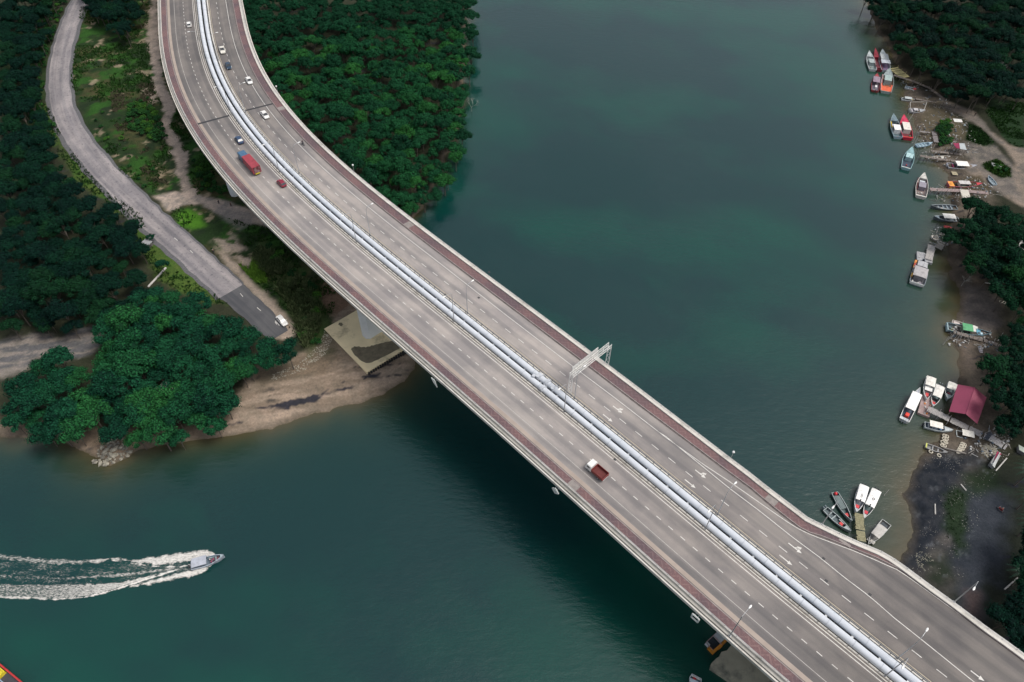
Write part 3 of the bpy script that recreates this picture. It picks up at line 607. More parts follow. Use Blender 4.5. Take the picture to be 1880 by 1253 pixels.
for k, (px, where) in enumerate((((1643.5, 1215), 'nearest the bottom right corner'), ((1313, 950), 'above the second pair of turn arrows'), ((1055, 733), 'beside the gantry leg'), ((854.7, 579), 'above the concrete pier'), ((677, 436), 'level with the mangrove point'), ((536, 325), 'level with the red box lorry'), ((459, 205), 'beside the expansion joint'), ((415, 110), 'next to the dark blue car'))):
    s, _ = so_(*px); lamp('street_lamp', 'median street lamp arching over upper right lanes '+where, s, 9.3, 1, group='street lamps in the median of the bridge')
for k, (px, where) in enumerate((((1624.4, 1241.8), 'nearest the bottom right corner'), ((1297, 970), 'beyond the white lorry with the brown bed'), ((1034.3, 757.9), 'just below the sign gantry'), ((834.6, 591.5), 'beside the concrete pier'), ((655.5, 445), 'level with the dirt track'), ((513, 317), 'next to the red car'), ((423, 212), 'at the expansion joint'), ((373, 110), 'near the first white car at the top'))):
    s, _ = so_(*px); lamp('street_lamp', 'median street lamp reaching over lower left side '+where, s, 4.9, -1, group='street lamps in the median of the bridge', h=10.6, arm=2.6)
for px, lab in (((1751.7, 1105), 'tall street lamp on the outer parapet leaning over the dark trees at lower right'), ((1510.4, 961.7), 'tall street lamp on the outer parapet above the grey boats with red seats')):
    s, _ = so_(*px); lamp('street_lamp', lab, s, OR(s)-.2, -1, 9.5, 2.0, curl=False)
s, _ = so_(1339.5, 1168); lamp('street_lamp', 'street lamp on the lower left parapet above the orange work platform', s, -9.0, 1, 9.5, 2.4, curl=False)
for px, lab in (((1343, 841), 'small lamp post on the outer parapet right of the second turn arrow'), ((647, 318), 'small lamp post on the parapet beside the mangroves, below the motorcycle'), ((509, 172), 'small lamp post on the parapet beside the mangroves, opposite the expansion joint')):
    s, _ = so_(*px); t = thing('signal_post', lab, 'lamp post', bp_(s, OR(s)-.25, 0), heading(s)); obj('post', MB().bar((0, 0, -.5), (0, 0, 2.4), .05, 6), STEEL, t)
    obj('lamp_globe', MB().ball((0, 0, 2.6), .30), WHITE, t, True)
# ---- sign gantry
s, _ = so_(1113.5, 671); ganh = 6.6; oa, ob = 9.35, OR(s)-.5; g0 = bp_(s, oa, 0); t = thing('sign_gantry', 'white steel lattice sign gantry spanning the upper right carriageway', 'gantry', g0, heading(s)+pi/2); Lg = (ob-oa)
wsteel = paint((.70, .69, .66), .5); z1 = zdeck(*bp_(s, ob)[:2])-g0.z
for x, zb, in ((0, 0), (Lg, z1)):
    m1 = MB(); hw = .45
    for y in (-hw, hw): m1.bar((x, y, zb), (x, y, ganh+.9), .075, 8)
    for i in range(8):
        za = zb+.3+i*(ganh-.6-zb)/8; zc = za+(ganh-.6-zb)/8; m1.bar((x, -hw if i % 2 else hw, za), (x, hw if i % 2 else -hw, zc), .035, 5)
    m1.box(x-.25, x+.25, -.65, .65, zb-.3, zb+.08); obj('column', m1, wsteel, t)
m1 = MB()
for y in (-.45, .45):
    for z in (ganh-.1, ganh+.8): m1.bar((0, y, z), (Lg, y, z), .065, 6)
nb = 14
for i in range(nb):
    x0, x1 = Lg*i/nb, Lg*(i+1)/nb
    for y in (-.45, .45): m1.bar((x0, y, ganh-.1 if i % 2 else ganh+.8), (x1, y, ganh+.8 if i % 2 else ganh-.1), .035, 5); m1.bar((x0, y, ganh-.1), (x0, y, ganh+.8), .03, 5)
    for z in (ganh-.1, ganh+.8): m1.bar((x0, -.45 if i % 2 else .45, z), (x1, .45 if i % 2 else -.45, z), .03, 5); m1.bar((x0, -.45, z), (x0, .45, z), .03, 5)
obj('lattice_beam', m1, wsteel, t)
m1 = MB(); m1.box(.9, Lg*.72, .60, .64, ganh-.7, ganh+2.0); 
obj('sign_board', m1, paint((.60, .59, .57), .5), t)
m1 = MB()
for i in range(15): x = .9+(Lg*.72-.9)*i/14; m1.box(x-.025, x+.025, .50, .597, ganh-.7, ganh+2.0)
for z in (ganh-.4, ganh+.6, ganh+1.7): m1.box(.9, Lg*.72, .46, .497, z, z+.05)
obj('sign_frame', m1, wsteel, t)
# navigation marks hung outside the edge beam
def navmark(px, kind, label):
    s, o = so_(*px); p = bp_(s, -10.25, -1.6); t = thing('navigation_mark', label, 'sign', p, heading(s)); m1 = MB(); W = .72
    def fr(pts, r_=.10):
        for i in range(len(pts)): a_, b_ = pts[i], pts[(i+1) % len(pts)]; m1.bar((a_[0], 0, a_[1]), (b_[0], 0, b_[1]), r_, 5)
    if kind == 'square': fr([(-W, -W), (W, -W), (W, W), (-W, W)], .17)
    elif kind == 'diamond': fr([(-W*1.25, 0), (0, -W*1.25), (W*1.25, 0), (0, W*1.25)], .14); m1.bar((-.6, 0, .6), (.6, 0, -.6), .1, 5); m1.bar((-.6, 0, -.6), (.6, 0, .6), .1, 5)
    else: fr([(-W*1.3, .9), (W*.2, .9), (W*1.3, -1.0), (-W*.2, -.2)], .12)
    obj('frame', m1, paint((.50, .53, .51), .5), t); m2 = MB()
    for x in (-.3, .3): m2.bar((x, 0, .4), (x, .8, .9), .05, 5)
    obj('bracket', m2, STEEL, t)
navmark((797, 694), 'tri', 'white arrow shaped navigation mark hung on the bridge edge near the sand spit'); navmark((1021, 894), 'diamond', 'white diamond shaped navigation mark hung on the bridge edge at mid river'); navmark((1277, 1132), 'square', 'white square navigation mark hung on the bridge edge near the orange platform')
# ================================================================== vehicles
def section_body(L, W, prof, wl=None):
    """prof: list of (x, z_low, z_high, half_width_factor) -> rounded body loft along x"""
    mb = MB(); secs = []
    for x, z0, z1, k in prof:
        h = W/2*k; r = min(.14, (z1-z0)*.3)
        secs.append([(x, -h+r*.3, z0), (x, h-r*.3, z0), (x, h, z0+r), (x, h, z1-r), (x, h-r, z1), (x, -h+r, z1), (x, -h, z1-r), (x, -h, z0+r)])
    return mb.loft(secs)
def wheels(t, xs, W, r=.31, wd=.2, skip=()):
    tm = None
    for x in xs:
        for y in (-1, 1):
            w_ = obj('wheel', MB().bar((0, -wd/2, 0), (0, wd/2, 0), r*.62, 10), STEEL, t, loc=(x, y*(W/2-.12), r))
            m1 = MB(); n = 14; secs = []
            for yy, rr in ((-wd/2, r*.6), (-wd/2, r*.93), (-wd/2+.03, r), (wd/2-.03, r), (wd/2, r*.93), (wd/2, r*.6)): secs.append([(rr*cos(2*pi*i/n), yy, rr*sin(2*pi*i/n)) for i in range(n)])
            m1.loft(secs, cap=False); obj('tyre', m1, RUBBER, w_)
def lights(t, L, W, z=.62):
    for y in (-1, 1):
        m1 = MB(); m1.box(L/2-.16, L/2-.015, y*W*.36-.15, y*W*.36+.15, z-.06, z+.07, .01); obj('headlight', m1, paint((.8, .8, .75), .15), t)
        m1 = MB(); m1.box(-L/2+.01, -L/2+.12, y*W*.38-.11, y*W*.38+.11, z+.05, z+.22, .01); obj('tail_light', m1, paint((.35, .02, .02), .2), t)
def car(px, col, label, rev=False, kind='sedan', pos=None, rz=None, group='vehicles on the bridge'):
    if pos is None:
        s, o = so_(*px); pos = bp_(s, o, .012); rz = heading(s)+(pi if rev else 0)
    L, W = {'sedan': (4.5, 1.78), 'hatch': (3.9, 1.7), 'pickup': (5.1, 1.86), 'mpv': (4.4, 1.75)}[kind]
    t = thing('parked_car' if 'parked' in label else ('pickup_truck' if kind == 'pickup' else 'car'), label, 'pickup' if kind == 'pickup' else 'car', pos, rz, group); bm_ = mat('car_paint', col, .28, .04, 1.0, spec=.6); a = L/2
    hood = .88 if kind != 'pickup' else 1.0
    prof = [(-a, .42, .72, .82), (-a+.10, .28, .90, .93), (-a+.7, .22, .93, 1), (-.3, .22, .93, 1), (.8, .22, .92, 1), (a-.75, .24, .84, .98), (a-.2, .28, .72, .90), (a, .36, .62, .74)]
    if kind == 'pickup': prof = [(-a, .45, 1.0, .97), (-a+.15, .32, 1.05, 1), (-.3, .3, 1.05, 1), (.9, .3, 1.05, 1), (a-.8, .32, 1.0, .98), (a-.2, .34, .92, .93), (a, .42, .75, .82)]
    obj('body', section_body(L, W, prof), bm_, t, False)
    r0, r1, r2, r3, zt = {'sedan': (-1.65, -1.0, .35, 1.15, 1.42), 'hatch': (-1.75, -1.35, .3, 1.05, 1.46), 'mpv': (-2.05, -1.75, .45, 1.35, 1.55), 'pickup': (-.85, -.6, .45, 1.2, 1.72)}[kind]
    zb = .91 if kind != 'pickup' else 1.03
    g = MB(); g.loft([[(r0, -W*.44, zb), (r3, -W*.45, zb), (r3, W*.45, zb), (r0, W*.44, zb)], [(r1, -W*.36, zt-.04), (r2, -W*.36, zt-.04), (r2, W*.36, zt-.04), (r1, W*.36, zt-.04)]]); obj('windows', g, GLASS, t)
    rf = MB(); rf.loft([[(r1-.06, -W*.375, zt-.05), (r2+.05, -W*.375, zt-.05), (r2+.05, W*.375, zt-.05), (r1-.06, W*.375, zt-.05)], [(r1, -W*.35, zt+.03), (r2-.02, -W*.35, zt+.03), (r2-.02, W*.35, zt+.03), (r1, W*.35, zt+.03)]])
    for y in (-1, 1):
        for (xa, xb) in ((r0, r1), (r3, r2)): rf.bar((xa, y*W*.445, zb), (xb, y*W*.365, zt-.03), .045, 4)
        rf.bar(((r0+r3)/2, y*W*.455, zb), ((r1+r2)/2, y*W*.37, zt-.03), .05, 4)
    obj('roof', rf, bm_, t)
    if kind == 'pickup': m1 = MB(); m1.box(-a+.12, -1.0, -W*.40, W*.40, 1.052, 1.075); obj('cargo_bed', m1, mat('bed_liner', (.05, .05, .055), .8, .2, 2), t)
    for y in (-1, 1): m1 = MB(); m1.box(r3-.35, r3-.15, y*W*.5-.02 if y > 0 else y*W*.5-.14, y*W*.5+.14 if y > 0 else y*W*.5+.02, zb, zb+.14, .01); obj('wing_mirror', m1, bm_, t)
    wheels(t, (-a*.62, a*.62), W); lights(t, L, W, .58 if kind != 'pickup' else .7); return t
Wc = (.72, .71, .68)
car((348, 48), Wc, 'white car alone on the left carriageway, highest of all the vehicles', True, 'hatch')
car((409, 95), (.66, .63, .56), 'cream white pickup truck just above the dark blue car', False, 'pickup')
car((420, 124), (.025, .05, .085), 'dark blue car between a white pickup and a white car')
car((458, 151), Wc, 'white car touching the edge line above the expansion joint')
car((487, 214), Wc, 'white saloon car just below the expansion joint')
car((440, 260), (.03, .06, .12), 'blue car driving ahead of the red box lorry', True, 'sedan')
car((517.5, 339.5), (.22, .015, .035), 'red car driving behind the red box lorry beside the median', True, 'hatch')
pc0 = at(511, 583, 2.12); pc1 = at(526, 600, 2.12); dv = pc1-pc0
car(None, Wc, 'white parked car at the dead end of the old road', pos=(pc0+pc1)/2, rz=math.atan2(dv.y, dv.x), group='', kind='sedan')
def lorry(px, label, cabc, boxc, box, L, W, name):
    s, o = so_(*px); t = thing(name, label, 'lorry', bp_(s, o, .012), heading(s)+pi, 'vehicles on the bridge'); a = L/2; cl = 4.1 if box else 1.75
    cm = mat('car_paint', cabc, .3, .05, 1); m1 = MB()
    m1.loft([[(a-cl, -W/2, .55), (a-cl, W/2, .55), (a-cl, W/2, 2.15), (a-cl, W/2-.12, 2.28), (a-cl, -W/2+.12, 2.28), (a-cl, -W/2, 2.15)], [(a-.5, -W/2, .5), (a-.5, W/2, .5), (a-.5, W/2-.02, 2.1), (a-.5, W/2-.16, 2.26), (a-.5, -W/2+.16, 2.26), (a-.5, -W/2+.02, 2.1)], [(a-.08, -W/2+.06, .5), (a-.08, W/2-.06, .5), (a-.16, W/2-.1, 1.25), (a-.2, W/2-.16, 1.3), (a-.2, -W/2+.16, 1.3), (a-.16, -W/2+.1, 1.25)]])
    obj('cab', m1, cm, t); m1 = MB(); m1.quad((a-.13, -W/2+.14, 1.36), (a-.13, W/2-.14, 1.36), (a-.47, W/2-.2, 2.16), (a-.47, -W/2+.2, 2.16)); 
    for y in (-1, 1): m1.add([(a-1.35, y*(W/2+.006), 1.35), (a-.55, y*(W/2+.006), 1.35), (a-.62, y*(W/2+.006), 1.98), (a-1.35, y*(W/2+.006), 2.0)], [(0, 1, 2, 3)[::y]])
    obj('windscreen', m1, GLASS, t); m1 = MB(); m1.box(-a+.1, a-.4, -.42, .42, .45, .78); obj('chassis', m1, BLACK, t)
    bm_ = mat('cargo_paint', boxc, .5, .1, 1.0, stain=mul(boxc, .6))
    if box:
        h = 3.1; m1 = MB(); m1.box(-a, a-cl-.5, -W/2-.08, W/2+.08, .85, h, .015); obj('cargo_box', m1, bm_, t)
        m1 = MB(); m1.box(-a-.03, -a-.003, -W*.42, W*.42, 1.0, h-.15); obj('rear_door', m1, mat('cargo_paint', (.10, .02, .025), .6, .2, 1.2, stain=(.3, .2, .2)), t)
        m1 = MB(); m1.box(-a-.06, -a-.032, -W*.3, W*.3, .55, .95); obj('hazard_plate', m1, paint((.55, .45, .03)), t)
        m1 = MB(); m1.box(a-cl+.15, a-.6, -W*.40, W*.40, 2.285, 2.33, .03); obj('roof_panel', m1, mat('car_paint', (.06, .13, .22), .4, .1, 2), t)
    else:
        m1 = MB(); h = 1.75; x0, x1 = -a, a-cl-.12; m1.box(x0, x1, -W/2-.05, W/2+.05, .85, .95); m1.box(x0, x0+.06, -W/2-.05, W/2+.05, .952, h); m1.box(x1-.06, x1, -W/2-.05, W/2+.05, .952, h)
        for y in (-W/2-.05, W/2-.01): m1.box(x0+.062, x1-.062, y, y+.06, .952, h)
        obj('cargo_bed', m1, bm_, t); m1 = MB(); m1.box(x0+.07, x1-.07, -W/2+.03, W/2-.03, .955, .975); obj('bed_floor', m1, mat('cargo_paint', (.13, .032, .03), .8, .2, 1.5), t)
        m1 = MB(); m1.box(x0-.03, x0-.003, -W*.4, W*.4, .6, .8); obj('rear_bumper', m1, paint((.6, .6, .58)), t)
    wheels(t, (-a*.5, a-.95), W, .38, .26); lights(t, L, W, .75); return t
lorry((459, 305), 'lorry with blue cab and tall dark red cargo box', (.04, .10, .17), (.30, .045, .06), True, 12.0, 2.4, 'box_lorry')
lorry((1094.5, 868.5), 'small lorry with white cab and empty brown red open bed', (.72, .71, .68), (.20, .035, .03), False, 5.0, 2.0, 'flatbed_lorry')
# ================================================================== people
def skin(name, J, E, R, m, parent, sub=1):
    me = bpy.data.meshes.new(name); me.from_pydata(J, E, []); o = link(name, me, parent); o.data.materials.append(m)
    md = o.modifiers.new('skin', 'SKIN'); md.use_smooth_shade = True
    if not me.skin_vertices: me.attributes.new('skin', 'FLOAT', 'POINT')
    for i, sv in enumerate(me.skin_vertices[0].data): sv.radius = (R[i], R[i])
    me.skin_vertices[0].data[0].use_root = True
    sb = o.modifiers.new('sub', 'SUBSURF'); sb.levels = sub; sb.render_levels = sub; return o
def bake(o):
    dg = bpy.context.evaluated_depsgraph_get(); me = bpy.data.meshes.new_from_object(o.evaluated_get(dg)); m = o.data.materials[0]; o.modifiers.clear(); o.data = me
    if not me.materials: me.materials.append(m)
SKIN = mat('skin', (.30, .17, .11), .6, .05, 5); HAIR = mat('hair', (.015, .012, .01), .7, .1, 5)
def person(label, pos, rz, shirt, trousers, pose='stand', group=None, hat=None, parent=None):
    t = thing('person', label, 'person', pos, rz, group)
    if pose == 'stand':
        J = [(0, 0, .92), (0, 0, 1.12), (.01, 0, 1.36), (.01, 0, 1.48), (.02, 0, 1.56), (.03, 0, 1.68), (0, .19, 1.40), (.02, .25, 1.12), (.10, .25, .88), (.13, .25, .80), (0, -.19, 1.40), (-.02, -.25, 1.12), (.05, -.26, .88), (.08, -.26, .80),
             (.02, .10, .88), (.10, .11, .48), (.03, .11, .08), (.17, .12, .04), (0, -.10, .88), (-.02, -.11, .48), (-.16, -.11, .10), (-.04, -.12, .04)]
    else:   # seated
        J = [(0, 0, .50), (-.02, 0, .70), (.02, 0, .94), (.03, 0, 1.06), (.05, 0, 1.14), (.06, 0, 1.26), (.02, .19, .98), (.14, .24, .74), (.34, .18, .72), (.42, .17, .72), (.02, -.19, .98), (.14, -.24, .74), (.34, -.18, .72), (.42, -.17, .72),
             (.06, .10, .48), (.46, .13, .50), (.50, .13, .10), (.62, .13, .05), (.06, -.10, .48), (.46, -.13, .50), (.50, -.13, .10), (.62, -.13, .05)]
    E = [(0, 1), (1, 2), (2, 3), (3, 4), (4, 5), (2, 6), (6, 7), (7, 8), (8, 9), (2, 10), (10, 11), (11, 12), (12, 13), (0, 14), (14, 15), (15, 16), (16, 17), (0, 18), (18, 19), (19, 20), (20, 21)]
    R = [.13, .12, .13, .055, .09, .085, .06, .045, .035, .03, .06, .045, .035, .03, .09, .06, .045, .04, .09, .06, .045, .04]
    o = skin('body', J, E, R, SKIN, t)
    sj = [0, 1, 2, 6, 7, 10, 11]; se = [(0, 1), (1, 2), (2, 3), (3, 4), (2, 5), (5, 6)]; so2 = skin('shirt', [J[i] for i in sj], se, [R[i]+.025 for i in sj], mat('cloth', shirt, .9, .1, 3), t)
    tj = [0, 14, 15, 16, 18, 19, 20]; te = [(0, 1), (1, 2), (2, 3), (0, 4), (4, 5), (5, 6)]; to = skin('trousers', [J[i] for i in tj], te, [R[i]+.022 for i in tj], mat('cloth', trousers, .9, .1, 3), t)
    h = J[5]; obj('hair' if not hat else 'hat', MB().ball((h[0]-.01, h[1], h[2]+.03), .105, .10, .09, 10, 6), HAIR if not hat else mat('cloth', hat, .9, .1, 3), t, True)
    bpy.context.view_layer.update()
    for q in (o, so2, to): bake(q)
    return t
def gz(px, py, off=0):
    z = 2.0
    for _ in range(3): p = at(px, py, z); z = ground_z(p.x, p.y)
    return Vector((p.x, p.y, max(z, 0)+off))
person('person in dark clothes walking on the dirt track, left of a pair', gz(402.5, 375), 2.6, (.03, .03, .05), (.04, .04, .05), group='two people on the dirt track'); person('person in dark clothes walking on the dirt track, right of a pair', gz(425, 380), 2.8, (.06, .04, .04), (.03, .03, .035), group='two people on the dirt track')
person('person in black standing on the footpath near the moored boats', gz(1788.5, 214), 1.0, (.015, .015, .018), (.02, .02, .025))
def motorbike(label, pos, rz, col, shirt, riders=True, pre=''):
    t = thing('motorcycle', label, 'motorcycle', pos, rz)
    for x in (-.62, .62):
        w_ = obj('wheel', MB().bar((0, -.05, 0), (0, .05, 0), .14, 8), STEEL, t, loc=(x, 0, .29)); m1 = MB(); n = 16; secs = []
        for k in range(7): a_ = 2*pi*k/6; secs.append([((.24+.05*cos(a_))*cos(2*pi*i/n), .05*sin(a_), (.24+.05*cos(a_))*sin(2*pi*i/n)) for i in range(n)])
        m1.loft(secs, cap=False); obj('tyre', m1, RUBBER, w_)
    m1 = MB(); m1.loft([[(-.7, -.08, .55), (-.7, .08, .55), (-.7, .08, .72), (-.7, -.08, .72)], [(-.1, -.14, .32), (-.1, .14, .32), (-.1, .12, .72), (-.1, -.12, .72)], [(.35, -.12, .38), (.35, .12, .38), (.38, .1, .70), (.38, -.1, .70)], [(.55, -.05, .6), (.55, .05, .6), (.48, .05, .95), (.48, -.05, .95)]]); obj('body', m1, mat('car_paint', col, .3, .05, 1), t)
    m1 = MB(); m1.box(-.72, .0, -.11, .11, .725, .80, .02); obj('seat', m1, BLACK, t); m1 = MB(); m1.bar((.62, .06, .29), (.45, .06, .95), .025, 5).bar((.62, -.06, .29), (.45, -.06, .95), .025, 5).bar((.42, -.33, 1.02), (.42, .33, 1.02), .02, 5); obj('handlebar', m1, STEEL, t)
    if riders:
        p = Vector(pos)+Vector((-.28*cos(rz), -.28*sin(rz), .30)); person('person riding '+pre, p, rz, shirt, (.03, .03, .04), 'sit', hat=(.05, .05, .05) if 'bridge' in pre else (.3, .3, .3))
s, o = so_(557, 266); motorbike('dark motorcycle ridden on the bridge near the outer edge line', bp_(s, o, .012), heading(s), (.03, .03, .035), (.05, .045, .06), pre='the motorcycle on the bridge')
p = at(392.5, 464, 2.12); motorbike('dark motorcycle ridden on the old road', p, 2.2, (.03, .03, .04), (.02, .03, .03), pre='the motorcycle on the old road')
p = gz(1835, 937); motorbike('red motorcycle on the bare ground at the right edge', p, 2.0, (.35, .02, .02), (.45, .03, .04), pre='the red motorcycle on bare ground')
# ================================================================== boats
def hullw(t, k=1.0, stern=.86): 
    w_ = stern+(1-stern)*min(1, t/.35) if t < .35 else (1-((t-.35)/.65)**2.3)
    return max(w_, .03)
def boat(bow, stern, beam_, label, hull=(.5, .5, .5), inner=(.3, .32, .32), ex=(), z=0.0, h=.75, rise=.5, name='boat', group=None, rim=None, cat='boat', stern_w=.84, long=1.0, tilt=0):
    if z is None: z = max(gz(*stern).z-.05, 0)
    b = at(*bow, z+.8); s_ = at(*stern, z+.6); L = (b-s_).xy.length*long; c = (b+s_)/2; rz = math.atan2(b.y-s_.y, b.x-s_.x); B_ = beam_
    t = thing(name, label, cat, (c.x, c.y, z), rz, group); t.rotation_euler = (tilt, 0, rz)
    X = lambda u: -L/2+u*L; N = 15; us = [i/(N-1) for i in range(N)]
    wd = [hullw(u, stern=stern_w)*B_/2 for u in us]; zg = [h+rise*max(0, u-.35)**2*2.2 for u in us]
    mh = MB(); secs = []
    for u, w_, g in zip(us, wd, zg):
        x = X(u); k = -.35 if u < .75 else -.35+(u-.75)*2.4; xf = x-.0
        secs.append([(xf, -w_, g), (xf, -w_*.93, g*.45), (xf, -w_*.72, max(-.1, k)), (xf, 0, k-.02), (xf, w_*.72, max(-.1, k)), (xf, w_*.93, g*.45), (xf, w_, g)])
    mh.loft(secs, cap=False, closed=False); mh.add(secs[0], [tuple(range(7))]); mh.add(secs[-1], [tuple(range(6, -1, -1))])
    # gunwale
    rim_w = .10; mr = MB(); ou = [(X(u), -w_, g) for u, w_, g in zip(us, wd, zg)]
    for sg in (-1, 1): 
        ss_ = []
        for u, w_, g in zip(us, wd, zg): wi = max(w_-rim_w, .01); ss_.append([(X(u), sg*(w_+.03), g-.05), (X(u), sg*(w_+.03), g+.06), (X(u), sg*wi, g+.06), (X(u), sg*wi, g-.05)])
        mr.loft(ss_)
    mr.box(X(0)-.03, X(0)+.09, -wd[0]+.1, wd[0]-.1, h-.05, h+.06)
    hm = worn(hull); obj('hull', mh, hm, t); obj('gunwale', mr, worn(rim or mul(hull, 1.15)), t)
    mi = MB(); fz = .12; si = []
    for u, w_, g in zip(us, wd, zg):
        wi = max(w_-rim_w, .01); f_ = fz if u < .8 else fz+(u-.8)*2.2; si.append([(X(u)+(.06 if u == 0 else 0), -wi, g-.02), (X(u)+(.06 if u == 0 else 0), -wi*.9, f_), (X(u)+(.06 if u == 0 else 0), wi*.9, f_), (X(u)+(.06 if u == 0 else 0), wi, g-.02)])
    mi.loft(si, cap=False, closed=False); mi.add(si[0], [(0, 1, 2, 3)]); obj('deck', mi, worn(inner), t)
    def W_(u): return hullw(u, stern=stern_w)*B_/2-rim_w
    def G(u): return h+rise*max(0, u-.35)**2*2.2
    for e in ex:
        k = e[0]
        if k == 'fore':   # fore deck from u to the bow
            _, u0, c_ = e; m1 = MB(); uu = np.linspace(u0, .985, 6); m1.v = [p for u in uu for p in ((X(u), -W_(u)-.02, G(u)-.01), (X(u), W_(u)+.02, G(u)-.01))]; m1.f = [(2*i, 2*i+2, 2*i+3, 2*i+1) for i in range(5)]
            k_ = len(m1.v); m1.add([(X(u0), -W_(u0), G(u0)-.01), (X(u0), W_(u0), G(u0)-.01), (X(u0), W_(u0)*.9, .2), (X(u0), -W_(u0)*.9, .2)], [(0, 1, 2, 3)]); obj('foredeck', m1, worn(c_), t)
        elif k == 'aft':
            _, u1, c_ = e; m1 = MB(); m1.box(X(0)+.12, X(u1), -W_(.05)*.95, W_(.05)*.95, .13, h*.75); obj('aft_deck', m1, worn(c_), t)
        elif k == 'roof':
            _, u0, u1, f_, hh, c_ = e; wr = B_/2*f_; m1 = MB(); n = 5; se = []
            for x in (X(u0), X(u1)): se.append([(x, -wr+2*wr*i/n, hh+.10*(1-(2*i/n-1)**2)) for i in range(n+1)]+[(x, wr-2*wr*i/n, hh-.06+.10*(1-(2*i/n-1)**2)) for i in range(n+1)])
            m1.loft(se); r_ = obj('canopy', m1, worn(c_), t); m2 = MB()
            for x in (X(u0)+.12, (X(u0)+X(u1))/2, X(u1)-.12):
                for y in (-1, 1): m2.bar((x, y*(wr-.1), h*.6), (x, y*(wr-.1), hh-.02), .03, 5)
            obj('canopy_frame', m2, STEEL, t)
        elif k == 'cabin':
            _, u0, u1, f_, hh, c_ = e; wr = B_/2*f_; m1 = MB(); m1.box(X(u0), X(u1), -wr, wr, .13, hh-.06, .06); obj('cabin', m1, worn(mul(c_, .9)), t)
            m1 = MB(); m1.box(X(u0)-.12, X(u1)+.12, -wr-.08, wr+.08, hh-.058, hh+.02, .03); obj('cabin_roof', m1, worn(c_), t)
            m1 = MB()
            for y in (-1, 1): m1.box(X(u0)+.25, X(u1)-.25, y*(wr-.03)-.012, y*(wr-.03)+.012, hh*.55, hh-.25)
            m1.box(X(u1)-.035, X(u1)-.005, -wr+.15, wr-.15, hh*.6, hh-.2); obj('window', m1, GLASS, t)
        elif k == 'box':
            _, u0, u1, y0, y1, z0, z1, c_ = e[:8]; m1 = MB(); m1.box(X(u0), X(u1), y0*B_/2, y1*B_/2, z0, z1, min(.05, (z1-z0)*.2)); obj(e[8] if len(e) > 8 else 'locker', m1, worn(c_), t)
        elif k == 'seats':
            _, uu, c_ = e
            for u in uu: m1 = MB(); m1.box(X(u)-.14, X(u)+.14, -W_(u)*.95, W_(u)*.95, h*.62, h*.72); obj('thwart', m1, worn(c_), t)
        elif k == 'motor':
            for y in ([0] if e[1] == 1 else [-.32, .32]):
                m1 = MB(); m1.box(X(0)-.62, X(0)-.12, y-.16, y+.16, h*.9, h+.55, .06); m1.box(X(0)-.45, X(0)-.22, y-.07, y+.07, -.35, h*.9); obj('outboard_motor', m1, mat('motor_cowl', e[2] if len(e) > 2 else (.04, .045, .05), .35, .05, 1), t)
        elif k == 'screen':
            _, u, hh = e; m1 = MB(); w_ = W_(u)*.9; m1.quad((X(u), -w_, h*.8), (X(u), w_, h*.8), (X(u)-.3, w_*.9, hh), (X(u)-.3, -w_*.9, hh)); m1.quad((X(u)-.02, w_, h*.8), (X(u)-.02, -w_, h*.8), (X(u)-.32, -w_*.9, hh), (X(u)-.32, w_*.9, hh)); obj('windscreen', m1, GLASS, t)
        elif k == 'mast':
            _, u, hh = e[:3]; m1 = MB(); m1.bar((X(u), 0, .15), (X(u), 0, hh), .05, 6, .03); m1.bar((X(u), -.5, hh*.75), (X(u), .5, hh*.75), .025, 5); obj('mast', m1, STEEL, t)
        elif k == 'rail':
            _, u0, u1, zz = e; m1 = MB()
            for sg in (-1, 1):
                pts = [(X(u), sg*(W_(u)+.04), G(u)+zz) for u in np.linspace(u0, u1, 7)]; m1.path(pts, .025, 5)
                for p_ in pts: m1.bar((p_[0], p_[1], p_[2]-zz), p_, .02, 4)
            obj('handrail', m1, STEEL, t)
        elif k == 'ring':
            _, u, y, zz, c_ = e; m1 = MB(); n = 14; se = []
            for q in range(7): a_ = 2*pi*q/6; se.append([(X(u)+(.27+.07*cos(a_))*cos(2*pi*i/n), y+(.27+.07*cos(a_))*sin(2*pi*i/n), zz+.07*sin(a_)) for i in range(n)])
            m1.loft(se, cap=False); obj('life_ring', m1, paint(c_), t)
        elif k == 'ball': _, u, y, zz, r_, c_ = e; obj('buoy', MB().ball((X(u), y, zz), r_, n=10, m=8), paint(c_), t, True)
        elif k == 'heap':
            _, u0, u1, n, cs, zz = e; rr_ = random.Random(int(L*100)); 
            for i in range(n):
                u = rr_.uniform(u0, u1); y = rr_.uniform(-1, 1)*W_(u)*.7; m1 = MB(); s2 = rr_.uniform(.18, .42); m1.box(X(u)-s2, X(u)+s2, y-s2*.7, y+s2*.7, zz, zz+s2*rr_.uniform(.4, 1.1), .04); obj('gear', m1, worn(cs[i % len(cs)]), t)
    return t
A_ = lambda x, y: (1560+x/5.875, y/5.875)
B_ = lambda x, y: (1600+x/6.7, 160+y/6.7)
C_ = lambda x, y: (1600+x/6.7, 280+y/6.7)
D_ = lambda x, y: (1640+x/7.833, 400+y/7.833)
E_ = lambda x, y: (1640+x/7.833, 540+y/7.833)
F_ = lambda x, y: (1620+x/7.23, 670+y/7.23)
G_ = lambda x, y: (1480+x/4.6925, 840+y/4.6925)
H_ = lambda x, y: (1200+x/4.947, 1000+y/4.947)
whi = (.68, .67, .64); gry = (.30, .32, .33); lb = (.36, .44, .47); red = (.42, .035, .04); org = (.62, .16, .03); dkb = (.05, .07, .085); teal = (.20, .36, .36); yel = (.60, .42, .04); blu = (.06, .15, .32); gearc = [(.3, .3, .28), (.1, .2, .22), (.45, .43, .4), (.12, .1, .09)]
MG = 'boats moored along the east bank'
